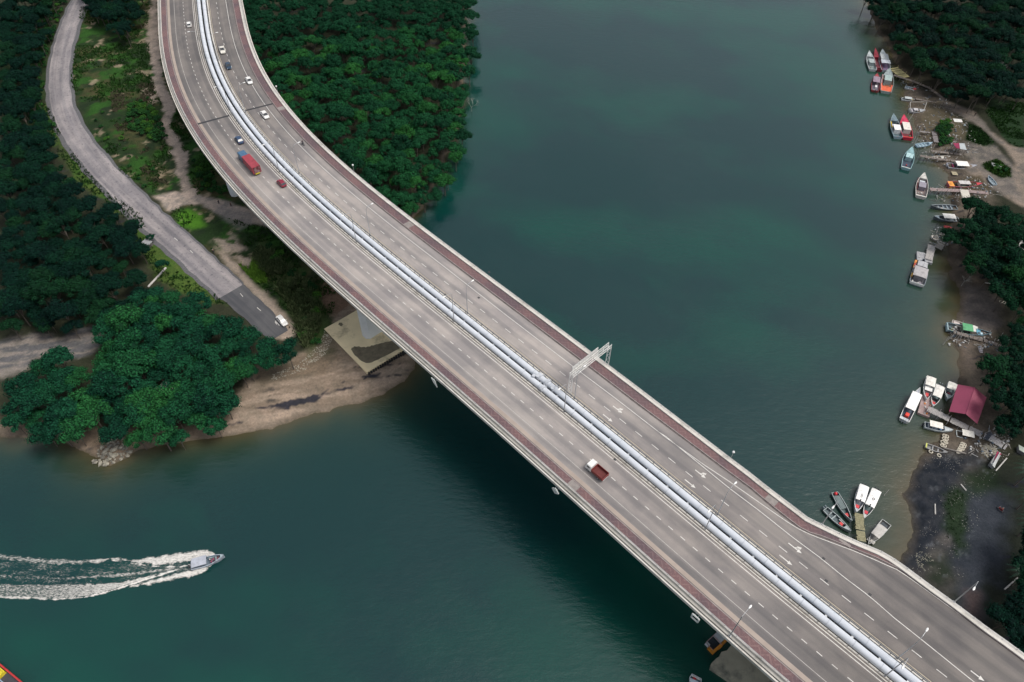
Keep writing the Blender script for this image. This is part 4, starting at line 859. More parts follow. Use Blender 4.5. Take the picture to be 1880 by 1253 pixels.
boat(A_(203, 572), A_(248, 760), 3.6, 'white fishing boat outermost at the top of the row, left of a red boat', (.45, .47, .47), (.22, .27, .27), [('fore', .72, (.42, .46, .46)), ('cabin', .30, .52, .55, 1.7, (.33, .38, .38)), ('heap', .08, .28, 5, gearc, .15), ('mast', .62, 3.2), ('rail', .4, .85, .35)], h=.95, rise=.9, group=MG)
boat(A_(268, 540), A_(322, 765), 2.6, 'narrow dark red boat between the white fishing boat and the white roofed boat', (.20, .02, .035), (.16, .03, .04), [('fore', .6, (.28, .025, .04)), ('box', .1, .4, -.6, .6, .15, .8, (.12, .02, .03))], h=1.0, rise=.8, group=MG)
boat(A_(345, 555), A_(390, 770), 4.3, 'pale boat with white cabin roof and purple stern tucked beside the narrow red boat', (.38, .42, .45), (.18, .13, .22), [('fore', .74, (.35, .4, .42)), ('cabin', .45, .72, .72, 2.1, (.50, .53, .53)), ('roof', .22, .40, .85, 2.2, (.48, .52, .56)), ('heap', .02, .2, 5, [(.2, .12, .25), (.15, .1, .12), (.35, .33, .35)], .15), ('mast', .78, 3.0)], h=.95, rise=.9, group=MG)
boat(A_(293, 803), A_(272, 985), 3.4, 'small boat with red bow and faded purple deck left of the orange decked boat', (.25, .03, .03), (.14, .11, .14), [('fore', .76, (.34, .05, .06)), ('roof', .40, .74, .8, 1.6, (.27, .20, .25)), ('box', .22, .34, -.4, .1, .15, .8, (.7, .7, .68)), ('motor', 1), ('heap', .05, .2, 3, gearc, .15)], h=.8, rise=.6, group=MG)
boat(A_(420, 765), A_(388, 1000), 4.9, 'large grey green boat with bright orange stern deck at the end of the top jetty', (.30, .36, .34), (.26, .10, .05), [('fore', .70, (.30, .36, .36)), ('cabin', .40, .64, .55, 2.1, (.33, .42, .40)), ('aft', .26, (.65, .12, .05)), ('box', .05, .35, -.92, -.7, .5, .9, (.7, .12, .06)), ('box', .05, .35, .7, .92, .5, .9, (.7, .12, .06)), ('box', .35, .75, .75, .95, .7, 1.1, (.5, .25, .25)), ('heap', .28, .38, 4, gearc, .4), ('mast', .68, 4), ('rail', .35, .9, .4)], h=1.1, rise=1.0, group=MG)
boat(A_(832, 990), A_(598, 940), 2.0, 'long thin white boat with a red patch amidships below the top jetty', (.50, .53, .55), (.28, .36, .42), [('box', .38, .52, -.8, .8, .2, .75, red), ('seats', (.15, .27, .62, .74), (.35, .4, .42)), ('fore', .85, whi)], h=.65, rise=.7, group=MG)
boat(A_(700, 1078), A_(562, 1066), 1.9, 'small white skiff with a pale canopy at the head of the second jetty', (.50, .52, .52), (.3, .33, .33), [('roof', .2, .75, .9, 1.3, (.45, .48, .48)), ('motor', 1), ('box', .78, .92, -.5, .5, .2, .7, yel)], h=.6, rise=.4, group=MG)
t_ = boat(B_(655, 300), B_(470, 292), 3.0, 'grey and white boat lying inside a pale rectangular frame of poles', (.36, .37, .38), (.25, .24, .25), [('fore', .66, (.44, .45, .45)), ('cabin', .25, .5, .5, 1.4, (.48, .46, .47)), ('box', .08, .2, -.7, .7, .2, .9, (.40, .38, .40)), ('motor', 2, (.3, .32, .33)), ('box', .9, .98, -.2, .2, .8, 1.0, red)], h=.9, rise=.6, group=MG)
boat(B_(1052, 322), B_(808, 348), 2.4, 'grey boat with a red heap near the bow, aground below the second jetty', (.27, .30, .32), (.16, .19, .2), [('heap', .5, .8, 5, [(.42, .05, .07), (.3, .04, .05), gry], .2), ('seats', (.15, .3, .42), (.3, .33, .35)), ('fore', .86, gry)], z=.25, h=.7, rise=.6, group=MG)
boat(B_(892, 420), B_(1145, 445), 2.5, 'boat with a yellow heap in its bow and a small white canopy, on the mud', (.22, .25, .27), (.14, .16, .18), [('roof', .18, .58, .9, 1.5, whi), ('heap', .66, .84, 6, [yel, (.55, .3, .05), (.4, .12, .08)], .2), ('fore', .86, (.2, .22, .24)), ('motor', 1)], z=.35, h=.7, rise=.7, group=MG)
boat(B_(1146, 470), B_(1150, 580), 2.2, 'small pale blue boat standing on the mud, bow up in the photo', (.38, .48, .54), (.30, .40, .46), [('seats', (.2, .42), (.4, .5, .55)), ('fore', .62, (.42, .52, .58))], z=.9, h=.6, rise=.5, group=MG)
boat(B_(258, 360), B_(325, 625), 3.8, 'blue grey boat with yellow stripe and clean white cabin roof', (.25, .33, .37), (.10, .15, .17), [('fore', .72, (.14, .20, .23)), ('cabin', .22, .46, .62, 2.0, (.82, .81, .78)), ('box', .45, .75, .5, .72, .3, .95, yel), ('box', .52, .6, .1, .55, .3, .9, (.35, .45, .75)), ('heap', .02, .16, 5, [(.45, .5, .7), (.6, .1, .08), (.2, .25, .3)], .2), ('mast', .5, 3.5)], h=1.0, rise=1.0, group=MG)
boat(B_(385, 370), B_(445, 640), 4.2, 'bright red boat with cream roof moored against the blue grey one', (.45, .02, .05), (.15, .03, .04), [('fore', .66, (.55, .03, .09)), ('cabin', .28, .62, .62, 2.0, (.66, .62, .56)), ('heap', .02, .22, 8, [(.6, .05, .04), (.55, .1, .03), (.1, .2, .1), (.65, .06, .06)], .25), ('mast', .78, 3.2), ('box', .02, .06, -.9, .9, .3, 1.1, (.55, .05, .04))], h=1.05, rise=1.0, group=MG)
boat(B_(748, 688), B_(555, 722), 2.2, 'small light blue boat lying among white mooring poles', (.30, .42, .50), (.26, .36, .42), [('seats', (.2, .4, .6), (.35, .45, .5)), ('fore', .8, (.35, .46, .53))], h=.6, rise=.5, group=MG)
boat(B_(488, 768), B_(418, 1008), 3.8, 'pale turquoise fishing boat with dark stern hold and cream transom', (.26, .42, .44), (.05, .07, .10), [('fore', .74, (.24, .40, .42)), ('cabin', .45, .66, .6, 1.8, (.38, .55, .56)), ('box', .68, .76, -.5, .5, .3, 1.1, (.4, .58, .6), 'hatch'), ('box', 0, .045, -.86, .86, .6, 1.0, (.66, .64, .58), 'transom'), ('box', .2, .26, -.1, .1, .2, .5, red), ('mast', .44, 3)], h=1.05, rise=1.0, group=MG)
boat(B_(1282, 990), B_(932, 975), 3.4, 'grey work boat with twin sterns and a broad white roof beside the third jetty', (.34, .35, .38), (.20, .20, .23), [('roof', .26, .68, .86, 2.1, (.76, .74, .70)), ('cabin', .3, .55, .5, 1.3, (.15, .16, .2)), ('fore', .72, (.40, .40, .43)), ('motor', 2, (.35, .36, .4)), ('heap', .03, .2, 4, gearc, .2), ('box', .17, .19, -.6, .6, .3, 1.2, (.4, .05, .15))], z=.1, h=1.0, rise=.9, group=MG)
boat(C_(633, 285), C_(602, 555), 4.0, 'cream white boat with a grey net heap, alone and pointing up the photo', (.56, .53, .49), (.22, .17, .16), [('fore', .78, (.55, .53, .49)), ('cabin', .36, .58, .55, 1.7, (.26, .24, .28)), ('box', .6, .72, -.45, .45, .3, 1.1, (.5, .53, .56), 'hatch'), ('heap', .05, .3, 5, gearc, .2), ('box', .3, .8, .72, .82, .6, 1.2, (.28, .08, .09)), ('box', 0, .04, -.85, .85, .5, 1.1, (.6, .58, .53), 'transom'), ('mast', .84, 3)], h=1.1, rise=1.1, group=MG)
boat(C_(1348, 410), C_(940, 400), 3.3, 'boat with orange stern, white cabin and yellow and red bow', (.35, .10, .12), (.22, .12, .08), [('cabin', .30, .62, .55, 1.9, (.52, .50, .48)), ('box', .0, .16, -.85, .85, .3, 1.1, (.72, .30, .05), 'aft_deck'), ('heap', .64, .86, 9, [(.75, .55, .04), (.72, .5, .05), (.6, .06, .05)], .5), ('fore', .84, (.60, .06, .07)), ('box', .66, .84, .45, .8, .6, 1.1, (.60, .05, .05)), ('box', .38, .58, -.95, -.6, .6, .9, (.20, .3, .2)), ('mast', .5, 3.2)], z=.1, h=1.05, rise=.9, group=MG)
boat(B_(968, 857), B_(748, 868), 1.7, 'slender cream boat lying between the third jetty and the poles', (.52, .49, .44), (.38, .36, .33), [('fore', .5, (.52, .5, .45)), ('seats', (.15, .32), (.5, .48, .44))], h=.55, rise=.5, group=MG)
boat(C_(728, 665), C_(1050, 680), 2.6, 'dark grey open boat just above the boat with the white awning', (.12, .145, .16), (.08, .10, .12), [('seats', (.2, .35, .5, .68), (.28, .33, .36)), ('heap', .3, .7, 5, gearc, .2)], h=.7, rise=.7, group=MG, rim=(.34, .38, .40))
boat(C_(762, 800), C_(1070, 828), 2.7, 'dark boat with a short white awning partly under the tree', (.13, .16, .18), (.09, .11, .13), [('roof', .18, .66, .9, 1.8, (.70, .68, .64)), ('fore', .78, (.20, .26, .3)), ('seats', (.1, .3, .5), (.3, .35, .38)), ('motor', 1)], h=.75, rise=.7, group=MG, rim=(.42, .46, .48))
boat(C_(735, 1030), C_(820, 1058), 2.3, 'tiny cream dinghy tied to the dark stakes', (.52, .48, .43), (.40, .36, .32), [('heap', .2, .6, 3, gearc, .15), ('fore', .7, (.5, .47, .42))], h=.55, rise=.3, group=MG)
boat(C_(992, 930), C_(895, 922), 1.9, 'small bright red boat by the dark stakes under the tree', (.55, .07, .07), (.45, .06, .06), [('fore', .5, (.6, .08, .08)), ('box', .1, .45, -.7, .7, .2, .7, (.5, .06, .06))], h=.6, rise=.3, group=MG)
boat(C_(1480, 128), C_(1585, 185), 1.9, 'white dinghy lying on the grass patch inside the track bend', (.5, .5, .48), (.42, .43, .42), [('seats', (.3, .6), whi)], z=None, h=.5, rise=.3)
boat(C_(1440, 285), C_(1522, 395), 1.9, 'grey blue dinghy beached beside the sandy track', (.26, .32, .36), (.20, .25, .28), [('seats', (.2, .45, .7), (.34, .4, .44))], z=None, h=.5, rise=.4)
boat(D_(425, 620), D_(332, 962), 4.6, 'long grey fishing boat with patched roof, orange gear and white transom beside a raft', (.22, .25, .28), (.14, .14, .16), [('roof', .16, .56, .84, 2.3, (.38, .36, .36)), ('roof', .62, .84, .62, 2.0, (.40, .40, .41)), ('cabin', .2, .5, .6, 1.8, (.28, .27, .28)), ('box', .6, .92, .66, .98, .6, 1.1, (.65, .25, .06)), ('box', .66, .76, .6, .95, 1.1, 1.25, (.5, .06, .05)), ('box', .22, .34, .72, .98, .6, 1.3, (.7, .38, .05)), ('heap', .05, .14, 5, [whi, (.25, .2, .3), whi], .5), ('box', -.01, .03, -.88, .88, .4, 1.1, (.6, .6, .56), 'transom'), ('mast', .58, 4)], h=1.1, rise=.7, group=MG, stern_w=.93)
boat(E_(1385, 600), E_(765, 480), 3.57, 'large boat with bright green roof and blue tarpaulin on the long jetty', (.16, .24, .27), (.10, .12, .13), [('roof', .32, .56, .8, 2.3, (.10, .34, .16)), ('cabin', .34, .54, .6, 1.9, (.2, .3, .2)), ('roof', .56, .62, .7, 2.3, (.66, .65, .6)), ('box', .68, .9, -.7, .7, .6, 1.2, (.13, .34, .45), 'tarpaulin'), ('box', .76, .82, -.5, .0, 1.2, 1.4, (.5, .68, .75)), ('heap', .05, .3, 9, [(.3, .3, .3), (.12, .2, .22), (.3, .32, .05), whi], .3), ('mast', .95, 3.4), ('box', -.01, .03, -.85, .85, .5, 1.1, (.35, .45, .47), 'transom')], h=1.1, rise=.9, z=.1, group=MG)
boat(E_(1215, 520), E_(845, 405), 2.04, 'cream boat lying along the upper side of the green roofed one', (.50, .46, .41), (.42, .36, .33), [('fore', .62, (.46, .44, .40)), ('box', .05, .3, -.7, .7, .3, .7, (.52, .45, .42)), ('seats', (.4, .52), (.25, .22, .2)), ('box', .85, .98, -.3, .8, .7, 1.3, (.68, .66, .6), 'hatch'), ('mast', .35, 2.5)], h=.75, rise=.5, z=.15, group=MG)
boat(E_(1645, 845), E_(1228, 800), 2.72, 'grey boat with striped corrugated panels over its stern, on the mud below the long jetty', (.24, .25, .28), (.13, .13, .16), [('box', .0, .34, -.95, -.55, .7, .78, (.42, .38, .39), 'roof_panel'), ('box', .02, .36, -.4, -.05, .72, .80, (.40, .37, .38), 'roof_panel'), ('box', .0, .38, .15, .5, .7, .78, (.42, .40, .40), 'roof_panel'), ('box', .05, .36, .65, .95, .7, .78, (.38, .34, .38), 'roof_panel'), ('fore', .42, (.30, .31, .36))], z=.4, h=.65, rise=.6, group=MG)
RM = 'boats around the floating pontoon by the red shed'
boat(F_(478, 335), F_(285, 745), 2.64, 'largest white boat at the pontoon, long white roof, red engine cover and twin outboards', (.60, .60, .58), (.10, .13, .17), [('roof', .27, .80, .92, 2.1, (.83, .81, .77)), ('cabin', .42, .78, .72, 1.9, (.75, .74, .71)), ('fore', .80, (.40, .42, .46)), ('box', .14, .24, -.45, .30, .2, .95, (.75, .07, .05), 'engine_cover'), ('motor', 2, (.35, .38, .42)), ('box', .02, .1, -.85, .85, .3, .6, (.52, .55, .57)), ('rail', .78, .97, .4)], h=.95, rise=.9, group=RM, stern_w=.92)
boat(F_(572, 485), F_(632, 182), 2.48, 'white boat moored bow down above the pontoon, left of a grey green one', (.62, .62, .60), (.46, .47, .48), [('roof', .08, .46, .95, 2.0, (.70, .67, .61)), ('cabin', .46, .60, .7, 1.4, (.74, .73, .7)), ('box', .66, .80, -.35, .35, .3, .95, (.58, .06, .06), 'engine_cover'), ('rail', .5, .95, .4), ('heap', .82, .92, 3, [(.3, .3, .4), (.5, .45, .45)], .5), ('motor', 2)], h=.95, rise=.8, group=RM)
boat(F_(655, 575), F_(760, 285), 2.40, 'grey green boat above the pontoon with long cream roof, bow pointing down', (.44, .48, .47), (.16, .22, .23), [('roof', .14, .62, .9, 2.0, (.70, .67, .62)), ('screen', .68, 1.5), ('fore', .90, (.35, .36, .4)), ('box', .74, .86, -.35, .35, .3, .95, (.58, .06, .06), 'engine_cover'), ('motor', 2, (.15, .17, .18))], h=.95, rise=.8, group=RM, rim=(.62, .62, .6))
boat(F_(858, 468), F_(918, 262), 2.32, 'small grey boat with cream roof touching the red shed', (.40, .46, .46), (.30, .36, .36), [('roof', .08, .50, .95, 1.9, (.72, .70, .63)), ('box', .50, .62, -.4, .3, .3, .9, (.38, .03, .05), 'engine_cover'), ('screen', .6, 1.2), ('fore', .68, (.36, .42, .42))], h=.85, rise=.6, group=RM, rim=(.6, .62, .6))
boat(F_(925, 882), F_(560, 800), 2.16, 'pale boat with long white roof below the gangway, nearer the river', (.48, .52, .52), (.10, .13, .17), [('roof', .12, .60, .9, 1.9, (.74, .70, .63)), ('fore', .72, (.52, .56, .56)), ('box', .56, .62, -.6, .6, .3, .9, (.12, .25, .42)), ('seats', (.15, .3), (.4, .43, .45)), ('motor', 1)], h=.8, rise=.7, group=RM)
boat(F_(1357, 1000), F_(978, 918), 2.32, 'grey blue boat with white roof and dark red cover below the gangway, nearer the shore', (.36, .43, .45), (.26, .33, .35), [('roof', .14, .56, .85, 1.9, (.72, .69, .62)), ('box', .42, .52, .2, .9, .3, 1.0, (.30, .03, .05), 'engine_cover'), ('fore', .74, (.36, .42, .44)), ('seats', (.1, .2, .62), (.35, .4, .42))], h=.85, rise=.7, z=.05, group=RM, rim=(.5, .54, .54))
boat(F_(862, 1168), F_(572, 1068), 1.68, 'old grey wooden boat with yellow green stern beside the stacked rings', (.24, .24, .24), (.19, .19, .19), [('box', 0, .08, -.9, .9, .5, .75, (.5, .52, .12)), ('seats', (.35, .6), (.3, .3, .3)), ('heap', .4, .55, 2, [(.05, .05, .05)], .15), ('fore', .82, (.27, .27, .27))], h=.6, rise=.5, z=.1, group=None, rim=(.35, .34, .33))
JM = 'boats around the wooden jetty beside the bridge'
boat(G_(390, 555), G_(245, 305), 2.00, 'long grey boat with a red ball at its stern, left of the wooden jetty', (.30, .34, .34), (.085, .12, .125), [('ball', .05, 0, .85, .42, (.55, .03, .04)), ('box', .70, .82, -.4, .45, .2, .6, (.60, .06, .06), 'engine_cover'), ('box', .12, .56, -.7, .7, .7, .76, (.12, .155, .155), 'deck_cover'), ('fore', .92, (.36, .4, .4))], h=.75, rise=.6, group=JM)
boat(G_(382, 642), G_(165, 445), 1.92, 'open grey boat with red box nearest the bridge, left of the wooden jetty', (.34, .38, .38), (.10, .13, .14), [('box', .58, .70, -.4, .4, .2, .65, (.60, .06, .06), 'engine_cover'), ('fore', .78, (.36, .39, .39)), ('seats', (.2, .35), (.3, .35, .35)), ('motor', 2, (.2, .24, .26)), ('box', .5, .72, .42, .7, .5, .7, (.45, .47, .46))], h=.7, rise=.6, group=JM)
boat(G_(425, 482), G_(492, 255), 2.32, 'white boat with dark roof slots, left of two white ones at the jetty head', (.60, .60, .60), (.36, .38, .42), [('roof', .05, .62, .92, 1.9, (.80, .79, .76)), ('box', .36, .52, -.14, -.04, 1.9, 2.05, (.04, .045, .05), 'roof_hatch'), ('box', .36, .52, .06, .16, 1.9, 2.05, (.04, .045, .05), 'roof_hatch'), ('box', .57, .63, -.14, .16, 1.6, 2.04, (.03, .035, .04), 'hatch'), ('box', .70, .82, -.45, .35, .3, .95, (.62, .06, .07), 'engine_cover'), ('fore', .86, (.44, .46, .5)), ('motor', 2)], h=.9, rise=.7, group=JM)
boat(G_(490, 535), G_(600, 290), 2.32, 'white boat with a round ring on its roof, right of two at the jetty head', (.62, .62, .60), (.18, .24, .24), [('roof', .06, .62, .92, 1.9, (.82, .80, .77)), ('ring', .38, .1, 2.06, (.25, .25, .25)), ('box', .56, .64, -.14, .16, 1.6, 2.04, (.03, .04, .04), 'hatch'), ('box', .72, .82, -.45, .35, .3, .95, (.55, .05, .07), 'engine_cover'), ('fore', .86, (.6, .6, .57)), ('motor', 2), ('rail', .66, .95, .35)], h=.9, rise=.7, group=JM)
boat(G_(545, 735), G_(685, 572), 2.24, 'flat grey barge boat with square ends right of the wooden jetty', (.38, .39, .38), (.30, .29, .27), [('roof', .28, .72, .9, 1.7, (.45, .43, .40)), ('box', .78, .9, -.8, .8, .4, .6, (.48, .46, .42), 'foredeck'), ('ring', .82, -.45, .7, (.06, .06, .06)), ('box', .04, .2, -.7, .7, .2, .5, (.04, .05, .06))], h=.7, rise=.1, group=JM, stern_w=1.0, long=1.12)
boat((1272, 1262), H_(390, 1200), 2.4, 'pale boat with a red seat cut by the bottom edge of the photo', (.42, .46, .48), (.16, .25, .28), [('box', .15, .4, -.5, .1, .2, .8, red, 'engine_cover'), ('roof', .5, .8, .9, 1.6, (.35, .42, .46)), ('seats', (.1,), whi)], h=.8, rise=.4)
sb = boat((412, 1021.5), (351, 1040), 2.3, 'white speedboat with a pale grey awning racing to the right ahead of its wake', (.36, .40, .45), (.14, .18, .22), [('roof', .05, .49, .95, 1.75, (.38, .40, .45)), ('fore', .90, (.42, .52, .54)), ('seats', (.62, .74), (.35, .4, .42)), ('motor', 1), ('box', .5, .8, .55, .8, .5, .6, (.2, .3, .34))], h=.8, rise=.9, z=.15)
u_ = (at(412, 1021.5, .95)-at(351, 1040, .75)); rzb = math.atan2(u_.y, u_.x); cb = (at(412, 1021.5, .95)+at(351, 1040, .75))/2; Lb = u_.xy.length
for (u, y, sh, lab) in ((.56, .3, (.62, .62, .64), 'person in white sitting at the edge of the speedboat awning'), (.60, -.35, (.36, .04, .14), 'person in dark pink sitting in the middle of the speedboat'), (.66, .05, (.42, .05, .18), 'person in bright pink sitting ahead of the other in the speedboat'), (.80, .0, (.30, .06, .12), 'person in dark red sitting near the bow of the speedboat')):
    x = (-.5+u)*Lb; person(lab, (cb.x+x*cos(rzb)-y*sin(rzb), cb.y+x*sin(rzb)+y*cos(rzb), .22), rzb, sh, (.05, .05, .09), 'sit', group='passengers of the speedboat')
# ================================================================== jetties, poles, sheds
def jetty(px, width, z, label, name='jetty', col=(.20, .17, .15), group=None, piles=True, step=2.6, deckm=None):
    pts = [at(x, y, z) for x, y in px]; t = thing(name, label, name.replace('_', ' '), (pts[0].x, pts[0].y, 0), 0, group); rr_ = random.Random(int(px[0][0])); mb = MB(); pm = None; L = 0; wm_ = wood(col)
    for a_, b_ in zip(pts[:-1], pts[1:]):
        d_ = (b_-a_); ln = d_.length; d_ /= ln; n_ = Vector((-d_.y, d_.x, 0)); x = 0
        while x < ln:
            w_ = rr_.uniform(.16, .30); q = width/2*rr_.uniform(.9, 1.08); c_ = a_+d_*(x+w_/2)-pts[0]; zz = z+rr_.uniform(-.02, .02)
            if rr_.random() > .05 or deckm:
                vs = []
                for dz in (-.05, 0): vs += [tuple(c_+d_*(-w_*.46)+n_*-q+Vector((0, 0, zz+dz))), tuple(c_+d_*(w_*.46)+n_*-q+Vector((0, 0, zz+dz))), tuple(c_+d_*(w_*.46)+n_*q+Vector((0, 0, zz+dz))), tuple(c_+d_*(-w_*.46)+n_*q+Vector((0, 0, zz+dz)))]
                for v_ in range(8): vs[v_] = (vs[v_][0], vs[v_][1], vs[v_][2]-z if False else (zz+(-.05 if v_ < 4 else 0)))
                mb.add(vs, [(3, 2, 1, 0), (4, 5, 6, 7), (0, 1, 5, 4), (1, 2, 6, 5), (2, 3, 7, 6), (3, 0, 4, 7)])
            x += w_+.03
        if piles:
            k = 0.2
            while k < ln:
                for sg in (-1, 1):
                    p_ = a_+d_*k-pts[0]+n_*sg*(width/2-.08); gzz = -1.5; m1 = MB(); m1.bar((p_.x, p_.y, gzz), (p_.x+rr_.uniform(-.1, .1), p_.y+rr_.uniform(-.1, .1), z+rr_.choice((.05, .1, .5, .9))), .07, 6); obj('pile', m1, wm_, t)
                k += step
    obj('planking', mb, deckm or wm_, t)
    return t
JG = 'jetties of the fishing boats'
jetty([A_(478, 812), A_(690, 880), A_(860, 950), A_(1150, 1170)], 1.3, 1.6, 'grey plank jetty highest on the east bank, running down to the track', group=JG)
jetty([A_(470, 735), A_(600, 835)], 4.2, 1.5, 'small platform of pale and yellow planks behind the orange decked boat', 'wooden_platform', (.42, .37, .18))
jetty([A_(700, 1066), A_(1000, 1120), A_(1160, 1190)], .9, 1.4, 'thin plank jetty second from the top of the east bank', group=JG)
jetty([B_(590, 545), B_(715, 560)], .9, 1.3, 'short grey plank walk beside the red cream roofed boat', group=JG, col=(.24, .22, .21))
jetty([B_(770, 555), B_(800, 680)], 1.8, 1.4, 'short wide grey landing beside the dark bush', group=JG, col=(.2, .18, .18))
jetty([B_(735, 785), B_(960, 812), B_(1150, 835)], 1.2, 1.5, 'plank jetty running to the hut with the dark red awning', group=JG)
jetty([B_(600, 845), B_(800, 880), B_(1020, 910), B_(1335, 945)], 1.2, 1.5, 'plank jetty running behind the broad white roofed work boat', group=JG)
jetty([C_(722, 455), C_(1090, 470), C_(1450, 500), C_(1560, 478)], 1.7, 1.6, 'reddish plank jetty with a pale roof over its middle', group=JG, col=(.30, .23, .22))
jetty([D_(555, 395), D_(510, 600)], 2.2, 1.2, 'white littered gangway of loose boards leading to the grey raft', group=JG, col=(.40, .38, .36))
jetty([D_(720, 360), D_(640, 440)], 2.4, 1.1, 'pile of pale weathered boards at the root of the raft gangway', group=JG, col=(.30, .28, .25))
jetty([E_(870, 545), E_(1200, 640), E_(1440, 705), E_(1640, 800)], 1.2, 1.7, 'long dark jetty on tall piles beside the green roofed boat', group=JG, step=1.6)
jetty([G_(458, 485), G_(464, 590), G_(478, 715)], 2.0, 1.5, 'short wooden jetty with lichen yellow planks ending under the bridge', group=JG, col=(.27, .25, .15))
jetty([F_(605, 580), F_(880, 715), F_(1380, 955)], 2.0, 1.7, 'long straight grey gangway from the pontoon to the shore', 'gangway', (.34, .32, .31), group=None)
jetty([F_(1380, 930), F_(1435, 965)], 3.0, 1.75, 'dark landing between the two lengths of gangway', 'landing', (.06, .07, .09))
jetty([F_(1430, 965), F_(1640, 1090)], 2.2, 1.8, 'grey gangway with a yellow edge at the shore end', 'gangway', (.34, .33, .33))
t = thing('pontoon', 'reddish littered floating pontoon between the four white boats', 'pontoon', at(*F_(565, 560), 0), math.atan2(*(at(*F_(585, 470), 0)-at(*F_(540, 640), 0)).yx)); m1 = MB(); m1.box(-3.6, 3.6, -1.5, 1.5, -.4, .7, .05); obj('float', m1, mat('pontoon_deck', (.30, .22, .21), .9, .2, 1, stain=(.45, .40, .38)), t)
for i in range(9): m1 = MB(); x, y = random.uniform(-3.1, 3.1), random.uniform(-1.1, 1.1); m1.box(x-.25, x+.25, y-.2, y+.2, .705, .705+random.uniform(.15, .5), .03); obj('gear', m1, worn(random.choice([(.45, .45, .43), (.6, .2, .05), (.25, .12, .13), (.5, .48, .45)])), t)
t = thing('raft', 'square grey floating raft at the bow of the long grey fishing boat', 'raft', at(*D_(435, 590), 0), math.atan2(*(at(*D_(480, 545), 0)-at(*D_(385, 525), 0)).yx)); m1 = MB(); m1.box(-2.3, 2.3, -2.3, 2.0, -.3, .8, .04); obj('float', m1, mat('raft_boards', (.30, .30, .31), .85, .25, 1.5, stain=(.42, .42, .42)), t)
for i in range(6): m1 = MB(); x, y = random.uniform(-1.9, 1.9), random.uniform(-1.8, 1.6); m1.box(x-.2, x+.2, y-.15, y+.15, .805, 1.0, .03); obj('gear', m1, worn((.5, .5, .48)), t)
POLE_M = mat('bleached_pole', (.46, .44, .41), .8, .15, 2); DPOLE_M = mat('dark_pole', (.10, .10, .10), .85, .3, 2)
def pole(p0, h, lean=(0, 0), dark=False, label='', group=''):
    z = 0 if not isinstance(p0, Vector) else p0.z; p = p0 if isinstance(p0, Vector) else at(*p0, 0); h += random.uniform(-.5, .4)
    m1 = MB(); m1.bar((0, 0, -1.5), (lean[0], lean[1], h), .085, 6, .055); o = obj('mooring_pole', m1, DPOLE_M if dark else POLE_M, None, loc=(p.x, p.y, 0)); tag(o, label, 'pole', group)
GP = [('pale leaning mooring poles beside the red cream roofed boat', False, [B_(*q) for q in ((515, 560), (540, 575), (570, 600), (505, 700), (510, 740), (590, 700), (555, 590), (645, 760))], 3.6),
      ('pale mooring poles along the third plank jetty', False, [B_(*q) for q in ((800, 840), (870, 840), (935, 800), (965, 800), (1015, 850), (1100, 850), (740, 900), (745, 790), (700, 800), (1000, 820))], 3.4),
      ('pale posts under the jetty with the pale roof', False, [C_(*q) for q in ((700, 500), (790, 500), (850, 520), (925, 545), (1010, 545), (1045, 600), (1080, 590), (1310, 530), (1380, 540), (960, 500))], 2.6),
      ('dark stakes in the water beside the tiny dinghies', True, [C_(*q) for q in ((760, 960), (750, 1010), (820, 990), (870, 980), (920, 1000), (960, 1020), (730, 1080), (820, 1100), (880, 1080), (970, 1050), (800, 920), (860, 920), (1000, 980))], 2.2),
      ('thin poles standing off the end of the long dark jetty', False, [E_(*q) for q in ((710, 740), (770, 680), (790, 650), (825, 650), (860, 660), (905, 680), (1000, 690), (1045, 700), (1070, 700), (960, 680), (1250, 720), (1505, 670))], 3.2),
      ('dark mooring poles off the turquoise boat', True, [B_(*q) for q in ((545, 870), (560, 820), (580, 800), (525, 930), (600, 880), (650, 890), (700, 900), (740, 950), (640, 920))], 2.6)]
for lab, dk_, pts, h in GP:
    for q in pts: pole(q, h, (random.uniform(-.3, .8), random.uniform(-.4, .6)), dk_, 'one of the '+lab if False else lab.replace('poles', 'pole').replace('posts', 'post').replace('stakes', 'stake'), lab)
pole(B_(445, 420), 3.5, (2.5, 2.0), False, 'long pale pole leaning off the stern of the red cream roofed boat', 'single leaning poles')
pole(G_(655, 345), 2.2, (1.2, 1.0), False, 'pale pole leaning in brown shallows right of the two white boats', 'single leaning poles')
